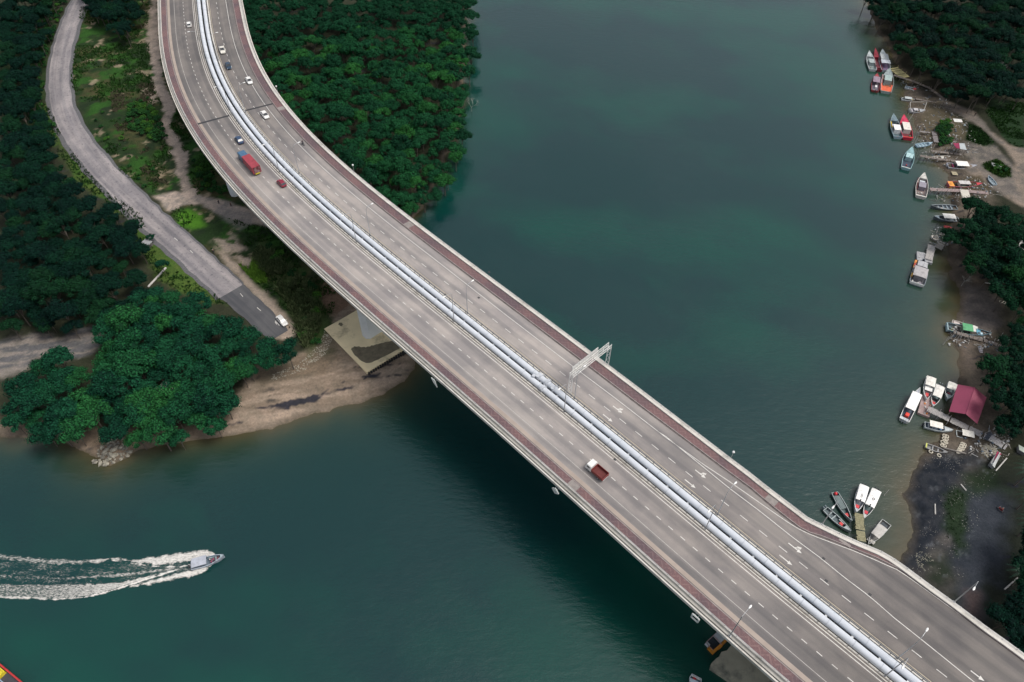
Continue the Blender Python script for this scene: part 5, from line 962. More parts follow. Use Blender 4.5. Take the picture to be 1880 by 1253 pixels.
# frame of poles round the small boat
t = thing('pole_frame', 'pale rectangular frame of poles standing round a grey and white boat', 'frame', at(*B_(565, 300), 0)); c0 = at(*B_(565, 300), 0); m1 = MB()
q = [at(*B_(*p_), 2.2)-c0 for p_ in ((480, 185), (682, 185), (645, 290), (475, 285))]
for i in (0, 1, 2, 3): m1.bar((q[i].x, q[i].y, -1), (q[i].x, q[i].y, 2.3), .09, 6)
m1.bar(q[0], q[1], .07, 6); m1.bar(q[1], q[2], .09, 6); m1.bar(q[0], q[3], .09, 6); obj('poles', m1, POLE_M, t)
def shed(px4, z, label, col, ridge=None, rise=1.2, name='shed', wallc=(.2, .19, .18), h0=None, open_=False, col2=None):
    """px4: roof corners in the photo, in order; ridge joins the middles of edges 0-1 and 2-3"""
    P4 = [at(x, y, z) for x, y in px4]; c = sum(P4, Vector())/4; g = max(ground_z(c.x, c.y), 0); t = thing(name, label, 'shed' if name == 'shed' else name.replace('_', ' '), (c.x, c.y, 0)); P4 = [p-Vector((c.x, c.y, 0)) for p in P4]
    a_, b_, c_, d_ = P4; m = mat('corrugated_roof', col, .55, .08, .6, stain=mul(col, .8)); m2 = mat('corrugated_roof', col2, .55, .1, .6) if col2 else m
    def sheet(p, q, r, s_, mm):
        n = int(max(4, (q-p).length/.35)); m1 = MB(); vs = []
        for i in range(2*n+1):
            t_ = i/(2*n); up = Vector((0, 0, .03 if i % 2 else -.02)); vs += [tuple(p.lerp(q, t_)+up), tuple(s_.lerp(r, t_)+up), tuple(p.lerp(q, t_)+up-Vector((0, 0, .05))), tuple(s_.lerp(r, t_)+up-Vector((0, 0, .05)))]
        f = []
        for i in range(2*n): k = 4*i; f += [(k, k+4, k+5, k+1), (k+2, k+3, k+7, k+6)]
        m1.add(vs, f); obj('roof', m1, mm, t)
    if ridge:
        r0 = at(*ridge[0], z+rise)-Vector((c.x, c.y, 0)); r1 = at(*ridge[1], z+rise)-Vector((c.x, c.y, 0)); sheet(a_, d_, r1, r0, m); sheet(b_, c_, r1, r0, m2)
        m1 = MB(); m1.bar(r0, r1, .12, 6); obj('ridge_cap', m1, m, t)
    else: sheet(a_, b_, c_, d_, m)
    m1 = MB(); cc = (a_+b_+c_+d_)/4
    W4 = [p.lerp(cc, .12) for p in P4]
    if open_:
        for p in W4: m1.bar((p.x, p.y, -1), (p.x, p.y, z-.05), .09, 6)
        obj('posts', m1, wood(), t)
    else:
        m1.prism([(p.x, p.y) for p in W4][::-1], max(g-.3, -1), z-.08); obj('wall', m1, worn(wallc), t)
        m1 = MB(); e0, e1 = W4[2], W4[3]; k = (e1-e0).normalized(); nrm = Vector((k.y, -k.x, 0)); nrm = nrm if nrm.dot(cc-e0) < 0 else -nrm; p = e0.lerp(e1, .5)
        vs = [p+k*s_*.55+nrm*o_+Vector((0, 0, zz-p.z)) for o_ in (0.01, .06) for s_, zz in ((-1, g), (1, g), (1, min(g+1.9, z-.3)), (-1, min(g+1.9, z-.3)))]
        m1.add(vs, [(0, 1, 2, 3), (7, 6, 5, 4), (0, 4, 5, 1), (1, 5, 6, 2), (2, 6, 7, 3), (3, 7, 4, 0)]); obj('door', m1, worn(mul(wallc, .6)), t)
    return t
shed([F_(1000, 260), F_(1385, 435), F_(1260, 785), F_(885, 620)], 3.6, 'big shed with magenta red gable roof standing over the mud by the pontoon', (.25, .045, .09), (F_(1225, 300), F_(1110, 655)), 1.3, 'shed', (.10, .09, .09), open_=True)
shed([B_(1005, 690), B_(1145, 695), B_(1170, 775), B_(1040, 750)], 3.8, 'small hut with half grey half dark red roof beside the dark plank jetty', (.30, .03, .08), (B_(1075, 690), B_(1085, 760)), .3, 'hut', (.12, .12, .12), col2=(.34, .37, .38), open_=True)
shed([C_(1088, 455), C_(1190, 462), C_(1228, 580), C_(1120, 568)], 4.0, 'pale flat roof on posts over the middle of the reddish jetty', (.52, .49, .42), None, 0, 'shelter', open_=True)
shed([D_(1800, 400), D_(1860, 290), D_(1990, 380), D_(1930, 500)], 4.5, 'white roofed house among trees at the right edge, upper of two', (.48, .47, .45), None, 0, 'house', (.3, .3, .29))
shed([D_(1825, 620), D_(1880, 520), D_(2010, 600), D_(1950, 720)], 4.2, 'pale roofed house among trees at the right edge, lower of two', (.45, .43, .41), None, 0, 'house', (.3, .29, .27))
shed([D_(1720, 540), D_(1765, 510), D_(1850, 560), D_(1820, 615)], 3.2, 'small grey lean-to between the two pale roofed houses', (.32, .33, .33), None, 0, 'lean_to', (.2, .2, .2))
shed([(1817.5, 850), (1831, 829), (1839, 835), (1826, 859)], 3.0, 'small hut with red and white roof below the gangway at the right edge', (.45, .46, .45), ((1823, 853), (1836, 831)), .3, 'hut', (.3, .3, .3), col2=(.36, .03, .09))
shed([F_(1810, 1060), F_(1900, 1110), F_(1900, 1180), F_(1815, 1130)], 3.0, 'low pale roof at the right edge beside the gangway shore end', (.34, .38, .33), None, 0, 'hut', (.2, .2, .2))
shed([(256.6, 447), (269.5, 437), (280, 444), (267, 455)], 3.4, 'small grey roofed hut at the edge of the wood beside the old road', (.32, .33, .34), None, 0, 'hut', (.14, .13, .12))
# ---- moorings, tyres, rings
ringm = mat('faded_rubber', (.46, .42, .34), .8, .2, 2); me_ring = None
def ring(px, z, label, group, r=.55, m=None):
    global me_ring
    if me_ring is None:
        m1 = MB(); n = 14; se = []
        for k in range(7): a_ = 2*pi*k/6; se.append([((.42+.15*cos(a_))*cos(2*pi*i/n), (.42+.15*cos(a_))*sin(2*pi*i/n), .16+.15*sin(a_)) for i in range(n)])
        m1.loft(se, cap=False); me_ring = m1.mesh('tyre', ringm, True)
    p = gz(*px); o = link('tyre', me_ring, None, (p.x, p.y, max(z, p.z)+.0)); o.scale = (r/.55,)*3; tag(o, label, 'tyre', group)
for q in ((820, 945), (850, 955), (815, 985), (845, 990), (795, 1030), (825, 1020), (840, 1035), (790, 1075), (820, 1080)): ring(F_(*q), .25, 'cream tyre in the cluster nearer the river, below the gangway', 'tyres on the mud, river cluster')
for q in ((1060, 1055), (1085, 1065), (1045, 1085), (1030, 1115), (1055, 1120), (1020, 1135), (1000, 1160), (1025, 1160), (1075, 1090)): ring(F_(*q), .35, 'cream tyre in the cluster nearer the shore, below the gangway', 'tyres on the mud, shore cluster')
for q, l in (((637, 1160), 'pale tyre lying alone just below the old grey boat'), ((748, 1208), 'pale tyre lying alone below the old grey boat, nearer the shore')): ring(F_(*q), .3, l, '')
for q, l in (((1545, 120), 'pale tyre on the grey beach under the trees, left of two'), ((1590, 130), 'pale tyre on the grey beach under the trees, right of two')): ring(E_(*q), .3, l, '')
# timber boom below the gangway
a_, b_ = gz(*F_(800, 1110), .15), gz(*F_(1100, 1192), .25); m1 = MB(); m1.bar((0, 0, .1), b_-a_+Vector((0, 0, .1)), .22, 8); tag(obj('log', m1, wood((.20, .18, .16)), None, loc=a_), 'long grey timber lying between the two tyre clusters', 'log')
for pa, pb, l in ((G_(1330, 235), G_(1375, 290), 'pale driftwood log on the dark beach below the red roofed hut'), (G_(1108, 405), G_(1110, 495), 'short pale plank standing out on the black beach'), (G_(1725, 10), G_(1630, 120), 'long pale pole lying beside the red and white hut'), (G_(1820, 1040), G_(1705, 1140), 'pale thin pole lying in dark trees at lower right'), (D_(1310, 940), D_(1395, 955), 'pale thin log on the grey beach'), (R_ := (272, 528), (305, 493), 'pale concrete beam lying in grass below the small hut')):
    a_, b_ = gz(*pa, .15), gz(*pb, .2); m1 = MB(); m1.bar((0, 0, 0), b_-a_, .16 if 'concrete' not in l else .3, 7); tag(obj('log' if 'pole' not in l else 'pole', m1, POLE_M, None, loc=a_), l, 'log' if 'pole' not in l else 'pole')
# ---- boulders at the point of the west bank
rr_ = random.Random(5); stone = mat('pale_stone', (.28, .26, .21), .9, .25, 1.5, bump=.4); stone2 = mat('dark_stone', (.16, .15, .125), .9, .25, 1.5, bump=.4); rocks = []
for k in range(6):
    me = None
    m1 = MB(); m1.ball((0, 0, 0), 1, .8, .6, 7, 5, .28, rr_); rocks.append([m1.mesh('boulder', mm) for mm in (stone, stone2)])
RK = P([(172, 848), (180, 826), (205, 808), (232, 804), (243, 822), (238, 834), (215, 846), (190, 855)], .5); cnt = 0
xs_ = [p[0] for p in RK]; ys_ = [p[1] for p in RK]
while cnt < 110:
    x, y = rr_.uniform(min(xs_), max(xs_)), rr_.uniform(min(ys_), max(ys_))
    if sdist(np.array([x]), np.array([y]), RK)[0] > 0:
        big = cnt < 40; o = link('boulder', rocks[cnt % 6][0 if rr_.random() < .62 else 1], None, (x, y, max(ground_z(x, y), .1)+(.25 if big else .1))); s = rr_.uniform(.45, .85) if big else rr_.uniform(.2, .45); o.scale = (s, s*rr_.uniform(.7, 1), s*.8); o.rotation_euler = (rr_.uniform(-.4, .4), rr_.uniform(-.4, .4), rr_.uniform(0, 6)); tag(o, 'boulder in the pale rock pile at the tip of the west bank', 'boulder', 'boulders piled at the waterline of the west bank'); cnt += 1
def scatter_stuff(name, poly, n, smin, smax, cols, label=None, z=2.0, flat=.5, seed=1, dens=None, zb=0):
    PX = P(poly, z); r_ = np.random.default_rng(seed); x0, x1 = min(p[0] for p in PX), max(p[0] for p in PX); y0, y1 = min(p[1] for p in PX), max(p[1] for p in PX); X = r_.uniform(x0, x1, n*8); Y = r_.uniform(y0, y1, n*8)
    k = sdist(X, Y, PX) > 0
    if dens: k &= fbm(X, Y, dens, seed) > .5
    X, Y = X[k][:n], Y[k][:n]; S = landdist(X, Y); Z = np.where(S > 0, 2*(1-np.exp(-S/7)), 0)+.02; mb = MB()
    for x, y, z_ in zip(X, Y, Z):
        s = r_.uniform(smin, smax); a = r_.uniform(0, 6.28); e = r_.uniform(.4, 1); c, q = cos(a)*s, sin(a)*s
        mb.add([(x-c, y-q, z_), (x+q*e, y-c*e, z_), (x+c, y+q, z_), (x-q*e, y+c*e, z_), (x, y, z_+s*flat+zb)], [(0, 1, 4), (1, 2, 4), (2, 3, 4), (3, 0, 4)])
    return tag(obj(name, mb, cols), kind='stuff')
scatter_stuff('gravel', [(596, 610), (612, 622), (600, 650), (560, 680), (530, 690), (500, 700), (495, 690), (545, 672), (575, 645), (590, 625)], 420, .08, .28, stone, z=1.6, seed=3)
scatter_stuff('shore_rubble', [(1675, 850), (1740, 822), (1850, 830), (1810, 900), (1770, 1060), (1680, 1060), (1668, 960)], 800, .04, .13, mat('pale_rubble', (.26, .25, .23), .9, .3, 1), z=1.5, seed=5, dens=6)
scatter_stuff('shore_rubble', [(1682, 1015), (1700, 1000), (1722, 1008), (1728, 1032), (1706, 1052), (1688, 1040)], 170, .05, .16, mat('pale_rubble', (.26, .25, .20), .9, .3, 1), z=1.5, seed=6, dens=3)
scatter_stuff('shore_rubble', [(1660, 170), (1750, 190), (1800, 260), (1820, 350), (1750, 350), (1700, 260)], 300, .06, .22, mat('pale_rubble', (.34, .32, .29), .9, .3, 1), z=1.2, seed=7, dens=5)
scatter_stuff('shore_rubble', [F_(1450, 830), F_(1700, 830), F_(1720, 1050), F_(1560, 1010)], 90, .12, .35, mat('pale_rubble', (.26, .25, .23), .9, .3, 1), z=1.8, seed=8)
scatter_stuff('shore_rubble', [F_(1290, 1070), F_(1500, 1090), F_(1480, 1230), F_(1330, 1230)], 90, .15, .5, stone, z=1.2, seed=9)
# ---- orange work platform at the bridge foot
o0 = at(*H_(535, 1005), 0); dvx = (at(*H_(665, 885), 0)-o0); th = math.atan2(dvx.y, dvx.x); t = thing('work_platform', 'orange framed floating work platform tied up beside the bridge pier', 'work platform', o0, th); Lx = dvx.length
ww = at(*H_(440, 930), 0)-o0; wl = ww.length; orm = worn((.50, .20, .02)); sgn = 1 if (dvx.x*ww.y-dvx.y*ww.x) > 0 else -1
m1 = MB(); m1.box(0, Lx+3, 0, .55, -.3, .9, .03); m1.box(0, .6, .56, wl*.62, -.3, .85, .03); m1.box(Lx*.35, Lx*.6, -.12, .0, .3, 1.15); obj('float', m1, orm, t)
m1 = MB(); m1.box(.3, .9, wl*.64, wl, -.2, .9, .05); obj('float', m1, worn((.5, .53, .55)), t)
m1 = MB(); m1.bar((.4, .5, 1.0), (.4, wl, 1.0), .06, 6).bar((.6, wl, .8), (Lx+3, wl, .8), .08, 6).bar((Lx*.62, .2, .95), (Lx*.62, wl, .95), .08, 6); obj('railing', m1, worn((.3, .2, .2)), t)
m1 = MB(); m1.box(Lx*.64, Lx+4, .57, wl, .3, 1.0); obj('deck', m1, mat('platform_deck', (.30, .32, .33), .8, .15, 1), t)
m1 = MB(); m1.box(.62, Lx*.63, .57, wl*.98, -.2, .05); obj('well', m1, mat('dark_well', (.03, .04, .05), .6, .2, 1), t)
# ---- red railed barge, bottom left corner
b0, b1 = at(-20, 1200, 0), at(62, 1268, 0); dv = b1-b0; th = math.atan2(dv.y, dv.x); t = thing('barge', 'dark barge with red bulwark and yellow winches in the bottom left corner', 'barge', b0, th); Lx = dv.length
m1 = MB(); m1.box(-4, Lx+4, -9, 0, -.6, 1.2, .1); obj('hull', m1, worn((.05, .05, .06)), t)
m1 = MB(); m1.box(-4, Lx+4, -.32, 0.02, 1.203, 1.9, .03); obj('bulwark', m1, worn((.42, .03, .03)), t)
m1 = MB(); m1.bar((-3, -2.0, 1.9), (Lx+3, -2.0, 1.9), .12, 6)
for i in range(10): m1.bar((-3+i*1.8, -2.0, 1.2), (-3+i*1.8, -2.0, 1.9), .07, 5)
obj('railing', m1, worn((.30, .38, .48)), t)
for (x0, x1, y0, y1, h) in ((Lx*.28, Lx*.52, -.75, -.45, 2.0), (Lx*.46, Lx*.52, -1.9, -.7, 2.2), (Lx*.62, Lx*.78, -3.6, -2.4, 2.1), (Lx*.8, Lx*.92, -3.4, -2.3, 2.0)): m1 = MB(); m1.box(x0, x1, y0, y1, 1.205, h, .04); obj('winch', m1, worn((.62, .50, .03)), t)
for x in (.3, .6, .85): m1 = MB(); m1.box(Lx*x-.1, Lx*x+.25, -2.4, -2.2, 1.205, 2.1, .03); obj('bollard', m1, worn((.6, .58, .55)), t)
# ================================================================== wake of the speedboat (foam lying on real waves)
WKP = crop(0, 930, 3.9167, [(0, 0)])
W_ = lambda x, y: (x/3.9167, 930+y/3.9167)
bands = [  # (upper edge pts, lower edge pts, density)
 ([(1545, 345), (1500, 300), (1420, 318), (1300, 335), (1180, 350), (1080, 365), (980, 382), (850, 372), (770, 370), (700, 375), (600, 382), (450, 378), (300, 372), (150, 352), (0, 335)],
  [(1535, 365), (1480, 372), (1390, 392), (1300, 412), (1200, 422), (1100, 425), (1000, 412), (880, 398), (800, 388), (720, 405), (600, 420), (450, 425), (300, 420), (150, 405), (0, 385)], .75),
 ([(1380, 415), (1300, 428), (1200, 432), (1100, 430), (1000, 416), (880, 398), (800, 386)], [(1385, 432), (1300, 440), (1200, 438), (1100, 432), (1000, 420), (880, 402), (800, 389)], 1.0),
 ([(1385, 418), (1300, 430), (1240, 440), (1100, 455), (900, 478), (700, 492), (500, 505), (300, 505), (150, 495), (0, 485)], [(1385, 436), (1300, 446), (1250, 458), (1150, 475), (950, 500), (700, 520), (500, 530), (300, 535), (150, 528), (0, 515)], .62),
 ([(1300, 446), (1150, 478), (1000, 515), (850, 548), (700, 555), (500, 560), (300, 560), (150, 558), (0, 555)], [(1290, 452), (1180, 488), (1050, 525), (900, 575), (760, 620), (600, 655), (400, 672), (200, 662), (0, 655)], .72),
 ([(1290, 444), (1180, 480), (1050, 518), (900, 568), (760, 612), (600, 648), (400, 660), (200, 648), (0, 640)], [(1290, 456), (1180, 494), (1050, 534), (900, 582), (760, 628), (600, 662), (400, 678), (200, 668), (0, 664)], .95),
 ([(1530, 415), (1470, 435), (1380, 452), (1280, 478), (1150, 512), (1020, 548), (920, 575)], [(1525, 425), (1490, 470), (1460, 490), (1350, 512), (1200, 542), (1050, 572), (930, 588)], .8)]
fx0, fy0 = at(*W_(-150, 700), 0).xy; fx1, fy1 = at(*W_(1560, 250), 0).xy
FX, FY = np.meshgrid(np.arange(fx0-3, fx1+.5, .16), np.arange(fy0-1.5, fy1+1.5, .16)); D = np.zeros(FX.shape); Hh = np.zeros(FX.shape)
for up, lo, dn in bands:
    if up[-1][0] == 0: up = up+[(-200, up[-1][1]-5)]; lo = lo+[(-200, lo[-1][1]-5)]
    sd_ = sdist(FX, FY, P([W_(*q) for q in up]+[W_(*q) for q in lo][::-1]))
    sf = 2.6 if up[0][0] > 1500 else 1.35; D = np.maximum(D, dn*sm(sd_+(fbm(FX, FY, 1.2, 91)-.5)*.5*sf, -.30*sf, .25*sf)); Hh = np.maximum(Hh, sm(sd_, -.3, .9))
xx = (FX-fx0)/(fx1-fx0); D *= .72+.22*sm(xx, .15, .75)
FZ = .04+Hh*(.05+.22*(fbm(FX, FY, .7, 95)-.3)*sm(xx, .0, .5))*1.0; FZ = np.where(D > .01, np.maximum(FZ, .03), .02)
env = sdist(FX, FY, P([W_(*q) for q in ((1530, 350), (1400, 330), (1100, 370), (700, 372), (300, 365), (-200, 330), (-200, 690), (400, 675), (800, 615), (1100, 560), (1460, 490))]))
D = np.maximum(D, .47*sm(env, -.5, 1.2)*(.55+.6*fbm(FX*.35, FY*1.5, 1.4, 99))); keep = D > .02
fm = bpy.data.materials.new('foam'); fm.use_nodes = True; nt = fm.node_tree; b = nt.nodes['Principled BSDF']; out = nt.nodes['Material Output']
a = nt.nodes.new('ShaderNodeAttribute'); a.attribute_name = 'foam'; tcf = nt.nodes.new('ShaderNodeTexCoord'); mpf = nt.nodes.new('ShaderNodeMapping'); mpf.inputs['Rotation'].default_value = (0, 0, -.5); mpf.inputs['Scale'].default_value = (.8, 2.2, 1); nt.links.new(tcf.outputs['Object'], mpf.inputs[0]); n = nz(nt, 1.7, 6, .8, vec=mpf.outputs[0])
m1 = nt.nodes.new('ShaderNodeMath'); m1.operation = 'ADD'; nt.links.new(n.outputs[0], m1.inputs[0]); nt.links.new(a.outputs['Fac'], m1.inputs[1])
rp_ = ramp(nt, m1.outputs[0], [(.92, (0, 0, 0)), (1.0, (.28, .28, .28)), (1.22, (1, 1, 1))]); rp_.color_ramp.elements[0].position = .90
m0 = nt.nodes.new('ShaderNodeMapRange'); m0.inputs[1].default_value = .94; m0.inputs[2].default_value = 1.27; m0.inputs[3].default_value = 0; m0.inputs[4].default_value = .88; nt.links.new(m1.outputs[0], m0.inputs[0])
tr_ = nt.nodes.new('ShaderNodeBsdfTransparent'); mx = nt.nodes.new('ShaderNodeMixShader'); nt.links.new(m0.outputs[0], mx.inputs[0]); nt.links.new(tr_.outputs[0], mx.inputs[1]); nt.links.new(b.outputs[0], mx.inputs[2]); nt.links.new(mx.outputs[0], out.inputs[0])
b.inputs['Base Color'].default_value = (.78, .75, .70, 1); b.inputs['Roughness'].default_value = .9; bpf = nt.nodes.new('ShaderNodeBump'); bpf.inputs['Strength'].default_value = .8; bpf.inputs['Distance'].default_value = .25; nt.links.new(n.outputs[0], bpf.inputs['Height']); nt.links.new(bpf.outputs[0], b.inputs['Normal'])
ny, nx = FX.shape; me = bpy.data.meshes.new('wake_foam'); idx = np.arange((ny-1)*(nx-1)); r_, c_ = idx//(nx-1), idx % (nx-1); kk = keep[:-1, :-1].ravel(); r_, c_ = r_[kk], c_[kk]; a0 = r_*nx+c_; Fq = np.stack([a0, a0+1, a0+nx+1, a0+nx], 1)
us_, inv = np.unique(Fq.ravel(), return_inverse=True); V = np.stack([FX, FY, FZ], -1).reshape(-1, 3)[us_].astype(np.float32); me.vertices.add(len(V)); me.vertices.foreach_set('co', V.ravel()); Fq = inv.astype(np.int32); n_ = len(Fq)//4
me.loops.add(len(Fq)); me.loops.foreach_set('vertex_index', Fq); me.polygons.add(n_); me.polygons.foreach_set('loop_start', np.arange(n_, dtype=np.int32)*4); me.polygons.foreach_set('loop_total', np.full(n_, 4, np.int32)); me.polygons.foreach_set('use_smooth', [True]*n_)
ca = me.color_attributes.new('foam', 'FLOAT_COLOR', 'POINT'); dv_ = D.ravel()[us_]; ca.data.foreach_set('color', np.stack([dv_, dv_, dv_, np.ones_like(dv_)], 1).astype(np.float32).ravel()); me.materials.append(fm); me.update(); me.validate(); tag(link('wake_foam', me), kind='stuff')
# ================================================================== trees
def leafmat(name, dark, light, sat=1.0):
    m = bpy.data.materials.new(name); m.use_nodes = True; nt = m.node_tree; b = nt.nodes['Principled BSDF']; a = nt.nodes.new('ShaderNodeAttribute'); a.attribute_name = 'leaf'
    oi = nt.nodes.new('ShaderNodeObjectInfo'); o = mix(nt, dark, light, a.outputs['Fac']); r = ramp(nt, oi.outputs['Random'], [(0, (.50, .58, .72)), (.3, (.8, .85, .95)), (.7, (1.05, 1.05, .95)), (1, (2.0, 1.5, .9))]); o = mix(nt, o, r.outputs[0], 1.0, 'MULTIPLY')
    nt.links.new(o, b.inputs['Base Color']); b.inputs['Roughness'].default_value = .8; b.inputs['Specular IOR Level'].default_value = .08; return m
BARK = mat('bark', (.10, .085, .07), .9, .3, 2); PALEBARK = mat('pale_bark', (.30, .29, .26), .9, .2, 2)
def crown_mesh(R, H, zc, puffs, nleaf, ls, seed, m, low=.0, pr=(.30, .48)):
    r_ = np.random.default_rng(seed); pc = []; 
    for k in range(puffs):
        a = r_.uniform(0, 2*pi); q = math.sqrt(r_.uniform(0, 1)) if k else 0; rad = R*.80*q; zz = zc+H*.5*math.sqrt(max(0, 1-q*q))*r_.uniform(.55, 1.05)-H*low*q; pc.append((rad*cos(a), rad*sin(a), zz, R*r_.uniform(*pr), r_.uniform(.0, 1)))
    pc = np.array(pc); w_ = pc[:, 3]**2; k = r_.choice(puffs, nleaf, p=w_/w_.sum()); v = r_.normal(size=(nleaf, 3)); v[:, 2] = np.abs(v[:, 2])*1.0-.25; v /= np.linalg.norm(v, axis=1)[:, None]
    pos = pc[k, :3]+v*pc[k, 3][:, None]*(r_.uniform(.62, 1.22, nleaf)*(1+.22*np.sin(v[:, 0]*5+k*2)*np.sin(v[:, 1]*6+k)))[:, None]*np.array([1, 1, .8])
    nrm = v+r_.normal(size=(nleaf, 3))*.45+np.array([0, 0, .25]); nrm /= np.linalg.norm(nrm, axis=1)[:, None]; t = np.cross(nrm, r_.normal(size=(nleaf, 3))); t /= np.linalg.norm(t, axis=1)[:, None]; bt = np.cross(nrm, t); s = ls*r_.uniform(.6, 1.3, nleaf)[:, None]
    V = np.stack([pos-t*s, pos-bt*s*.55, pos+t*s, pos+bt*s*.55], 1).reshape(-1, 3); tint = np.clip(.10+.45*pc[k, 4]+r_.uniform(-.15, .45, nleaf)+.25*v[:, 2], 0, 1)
    # inner shade mass: small lobes inside every puff
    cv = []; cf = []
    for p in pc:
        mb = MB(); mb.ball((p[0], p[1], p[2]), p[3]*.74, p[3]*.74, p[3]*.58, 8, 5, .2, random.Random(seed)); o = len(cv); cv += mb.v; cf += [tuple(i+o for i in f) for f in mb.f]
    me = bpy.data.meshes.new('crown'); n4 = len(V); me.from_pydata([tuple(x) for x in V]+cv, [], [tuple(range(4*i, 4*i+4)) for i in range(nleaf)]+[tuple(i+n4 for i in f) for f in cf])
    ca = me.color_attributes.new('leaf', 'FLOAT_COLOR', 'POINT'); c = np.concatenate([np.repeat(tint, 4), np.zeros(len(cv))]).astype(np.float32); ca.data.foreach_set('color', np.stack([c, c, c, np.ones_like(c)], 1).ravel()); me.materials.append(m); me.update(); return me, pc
def trunk_mesh(zc, pc, seed, r0, m):
    r_ = random.Random(seed); mb = MB(); mb.path([(0, 0, -.8), (r_.uniform(-.15, .15), r_.uniform(-.15, .15), zc*.35), (r_.uniform(-.2, .2), r_.uniform(-.2, .2), zc*.8)], radii=[r0*1.3, r0, r0*.7], n=6)
    for p in pc[:6]: mb.path([(0, 0, zc*.55), (p[0]*.5, p[1]*.5, zc*.55+(p[2]-zc*.55)*.6), (p[0]*.95, p[1]*.95, p[2])], radii=[r0*.5, r0*.35, r0*.15], n=5)
    return mb.mesh('trunk', m)
KINDS = {}
def kind(key, n, R, H, zc, puffs, nleaf, ls, m, r0=.16, **kw):
    L_ = []
    for i in range(n):
        cm, pc = crown_mesh(R*random.uniform(.9, 1.1), H, zc, puffs, nleaf, ls, 100+i+hash_(key), m, **kw); L_.append((cm, trunk_mesh(zc, pc, i, r0, BARK)))
    KINDS[key] = L_
def hash_(s): return sum(ord(c)*(i+1) for i, c in enumerate(s)) % 1000
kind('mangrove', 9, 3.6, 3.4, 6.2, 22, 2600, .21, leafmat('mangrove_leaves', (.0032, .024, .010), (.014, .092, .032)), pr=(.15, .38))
kind('wood', 8, 3.8, 3.6, 6.5, 22, 2300, .22, leafmat('wood_leaves', (.0014, .011, .008), (.0045, .034, .018)), pr=(.16, .42))  # dark wood leaves, taken darker still: corner vignetting painted into their colour
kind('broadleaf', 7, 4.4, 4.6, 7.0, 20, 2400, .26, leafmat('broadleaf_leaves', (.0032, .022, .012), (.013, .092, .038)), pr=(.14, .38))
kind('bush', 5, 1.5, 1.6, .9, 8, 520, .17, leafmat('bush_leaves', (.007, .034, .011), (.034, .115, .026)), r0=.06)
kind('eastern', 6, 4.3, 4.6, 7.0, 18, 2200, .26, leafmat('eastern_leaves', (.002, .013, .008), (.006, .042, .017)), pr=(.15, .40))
used = set()
def plant(key, x, y, z, s, label, cat, name, group, r_):
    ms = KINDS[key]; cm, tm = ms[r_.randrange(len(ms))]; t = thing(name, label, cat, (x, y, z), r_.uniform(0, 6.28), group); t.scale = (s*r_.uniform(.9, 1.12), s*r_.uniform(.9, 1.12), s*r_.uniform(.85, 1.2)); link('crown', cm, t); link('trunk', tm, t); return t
def forest(key, px, space, label, name, cat, group, seed, zc=6.0, scale=(.8, 1.2), avoid=None, edge=0.0, cap=None):
    PX = P(px, zc); r_ = random.Random(seed); x0, x1 = min(p[0] for p in PX), max(p[0] for p in PX); y0, y1 = min(p[1] for p in PX), max(p[1] for p in PX); n = 0; row = 0; y = y0; pts = []
    while y < y1:
        x = x0+(space/2 if row % 2 else 0)
        while x < x1: pts.append((x+r_.uniform(-.3, .3)*space, y+r_.uniform(-.3, .3)*space)); x += space
        y += space*.87; row += 1
    pts = np.array(pts); d_ = sdist(pts[:, 0], pts[:, 1], PX); pts = pts[d_ > edge]; pts = pts[np.argsort(np.hypot(pts[:, 0], pts[:, 1]))]; S = landdist(pts[:, 0], pts[:, 1]); rest = [[], [], []]
    for (x, y), sd_ in zip(pts, S):
        if avoid is not None and any(sdist(np.array([x]), np.array([y]), a)[0] > -.5 for a in avoid): continue
        s_ = r_.uniform(*scale); q = (s_-scale[0])/(scale[1]-scale[0]); e_ = -sdist(np.array([x]), np.array([y]), PX)[0] > -(edge+3.2); size = 'smaller ' if q < .33 else ('larger ' if q > .8 else '')
        lb = size+label+(', on its outer edge' if e_ else ', inside it'); lb = lb if len(lb.split()) <= 16 else size+label
        if cap and n >= cap:
            cm = KINDS[key][n % len(KINDS[key])][0]; nv = len(cm.vertices); V = np.empty(nv*3, np.float32); cm.vertices.foreach_get('co', V); V = V.reshape(-1, 3); a_ = r_.uniform(0, 6.28); V = V@np.array([[cos(a_), sin(a_), 0], [-sin(a_), cos(a_), 0], [0, 0, 1]])*s_+np.array([x, y, 1.8])
            Cc = np.empty(nv*4, np.float32); cm.color_attributes['leaf'].data.foreach_get('color', Cc); o_ = sum(len(v_) for v_ in rest[0]); rest[0].append(V); rest[1].append(np.clip(Cc.reshape(-1, 4)*(.7+.9*r_.random()), 0, 1)); rest[2] += [tuple(i+o_ for i in p_.vertices) for p_ in cm.polygons]; n += 1; continue
        plant(key, x, y, max(0, 2*(1-math.exp(-max(sd_, 0)/7)))-.1, s_, lb, cat, name, group, r_); n += 1
    if rest[0]:
        me = bpy.data.meshes.new('mangrove_wood'); me.from_pydata(np.concatenate(rest[0]).tolist(), [], rest[2]); ca = me.color_attributes.new('leaf', 'FLOAT_COLOR', 'POINT'); ca.data.foreach_set('color', np.concatenate(rest[1]).astype(np.float32).ravel()); me.materials.append(KINDS[key][0][0].materials[0]); tag(link('mangrove_wood', me), kind='stuff')
    return n
RT = 'tree'
forest('mangrove', [(405, -14), (440, 60), (480, 130), (560, 235), (640, 315), (715, 382), (770, 392), (812, 345), (845, 272), (862, 210), (870, 130), (872, 60), (882, -14)], 5.3, 'green mangrove in the stand between bridge and river', 'mangrove_tree', RT, 'mangroves between the bridge curve and the river', 11, 8, (.62, 1.15), edge=.8, cap=296)
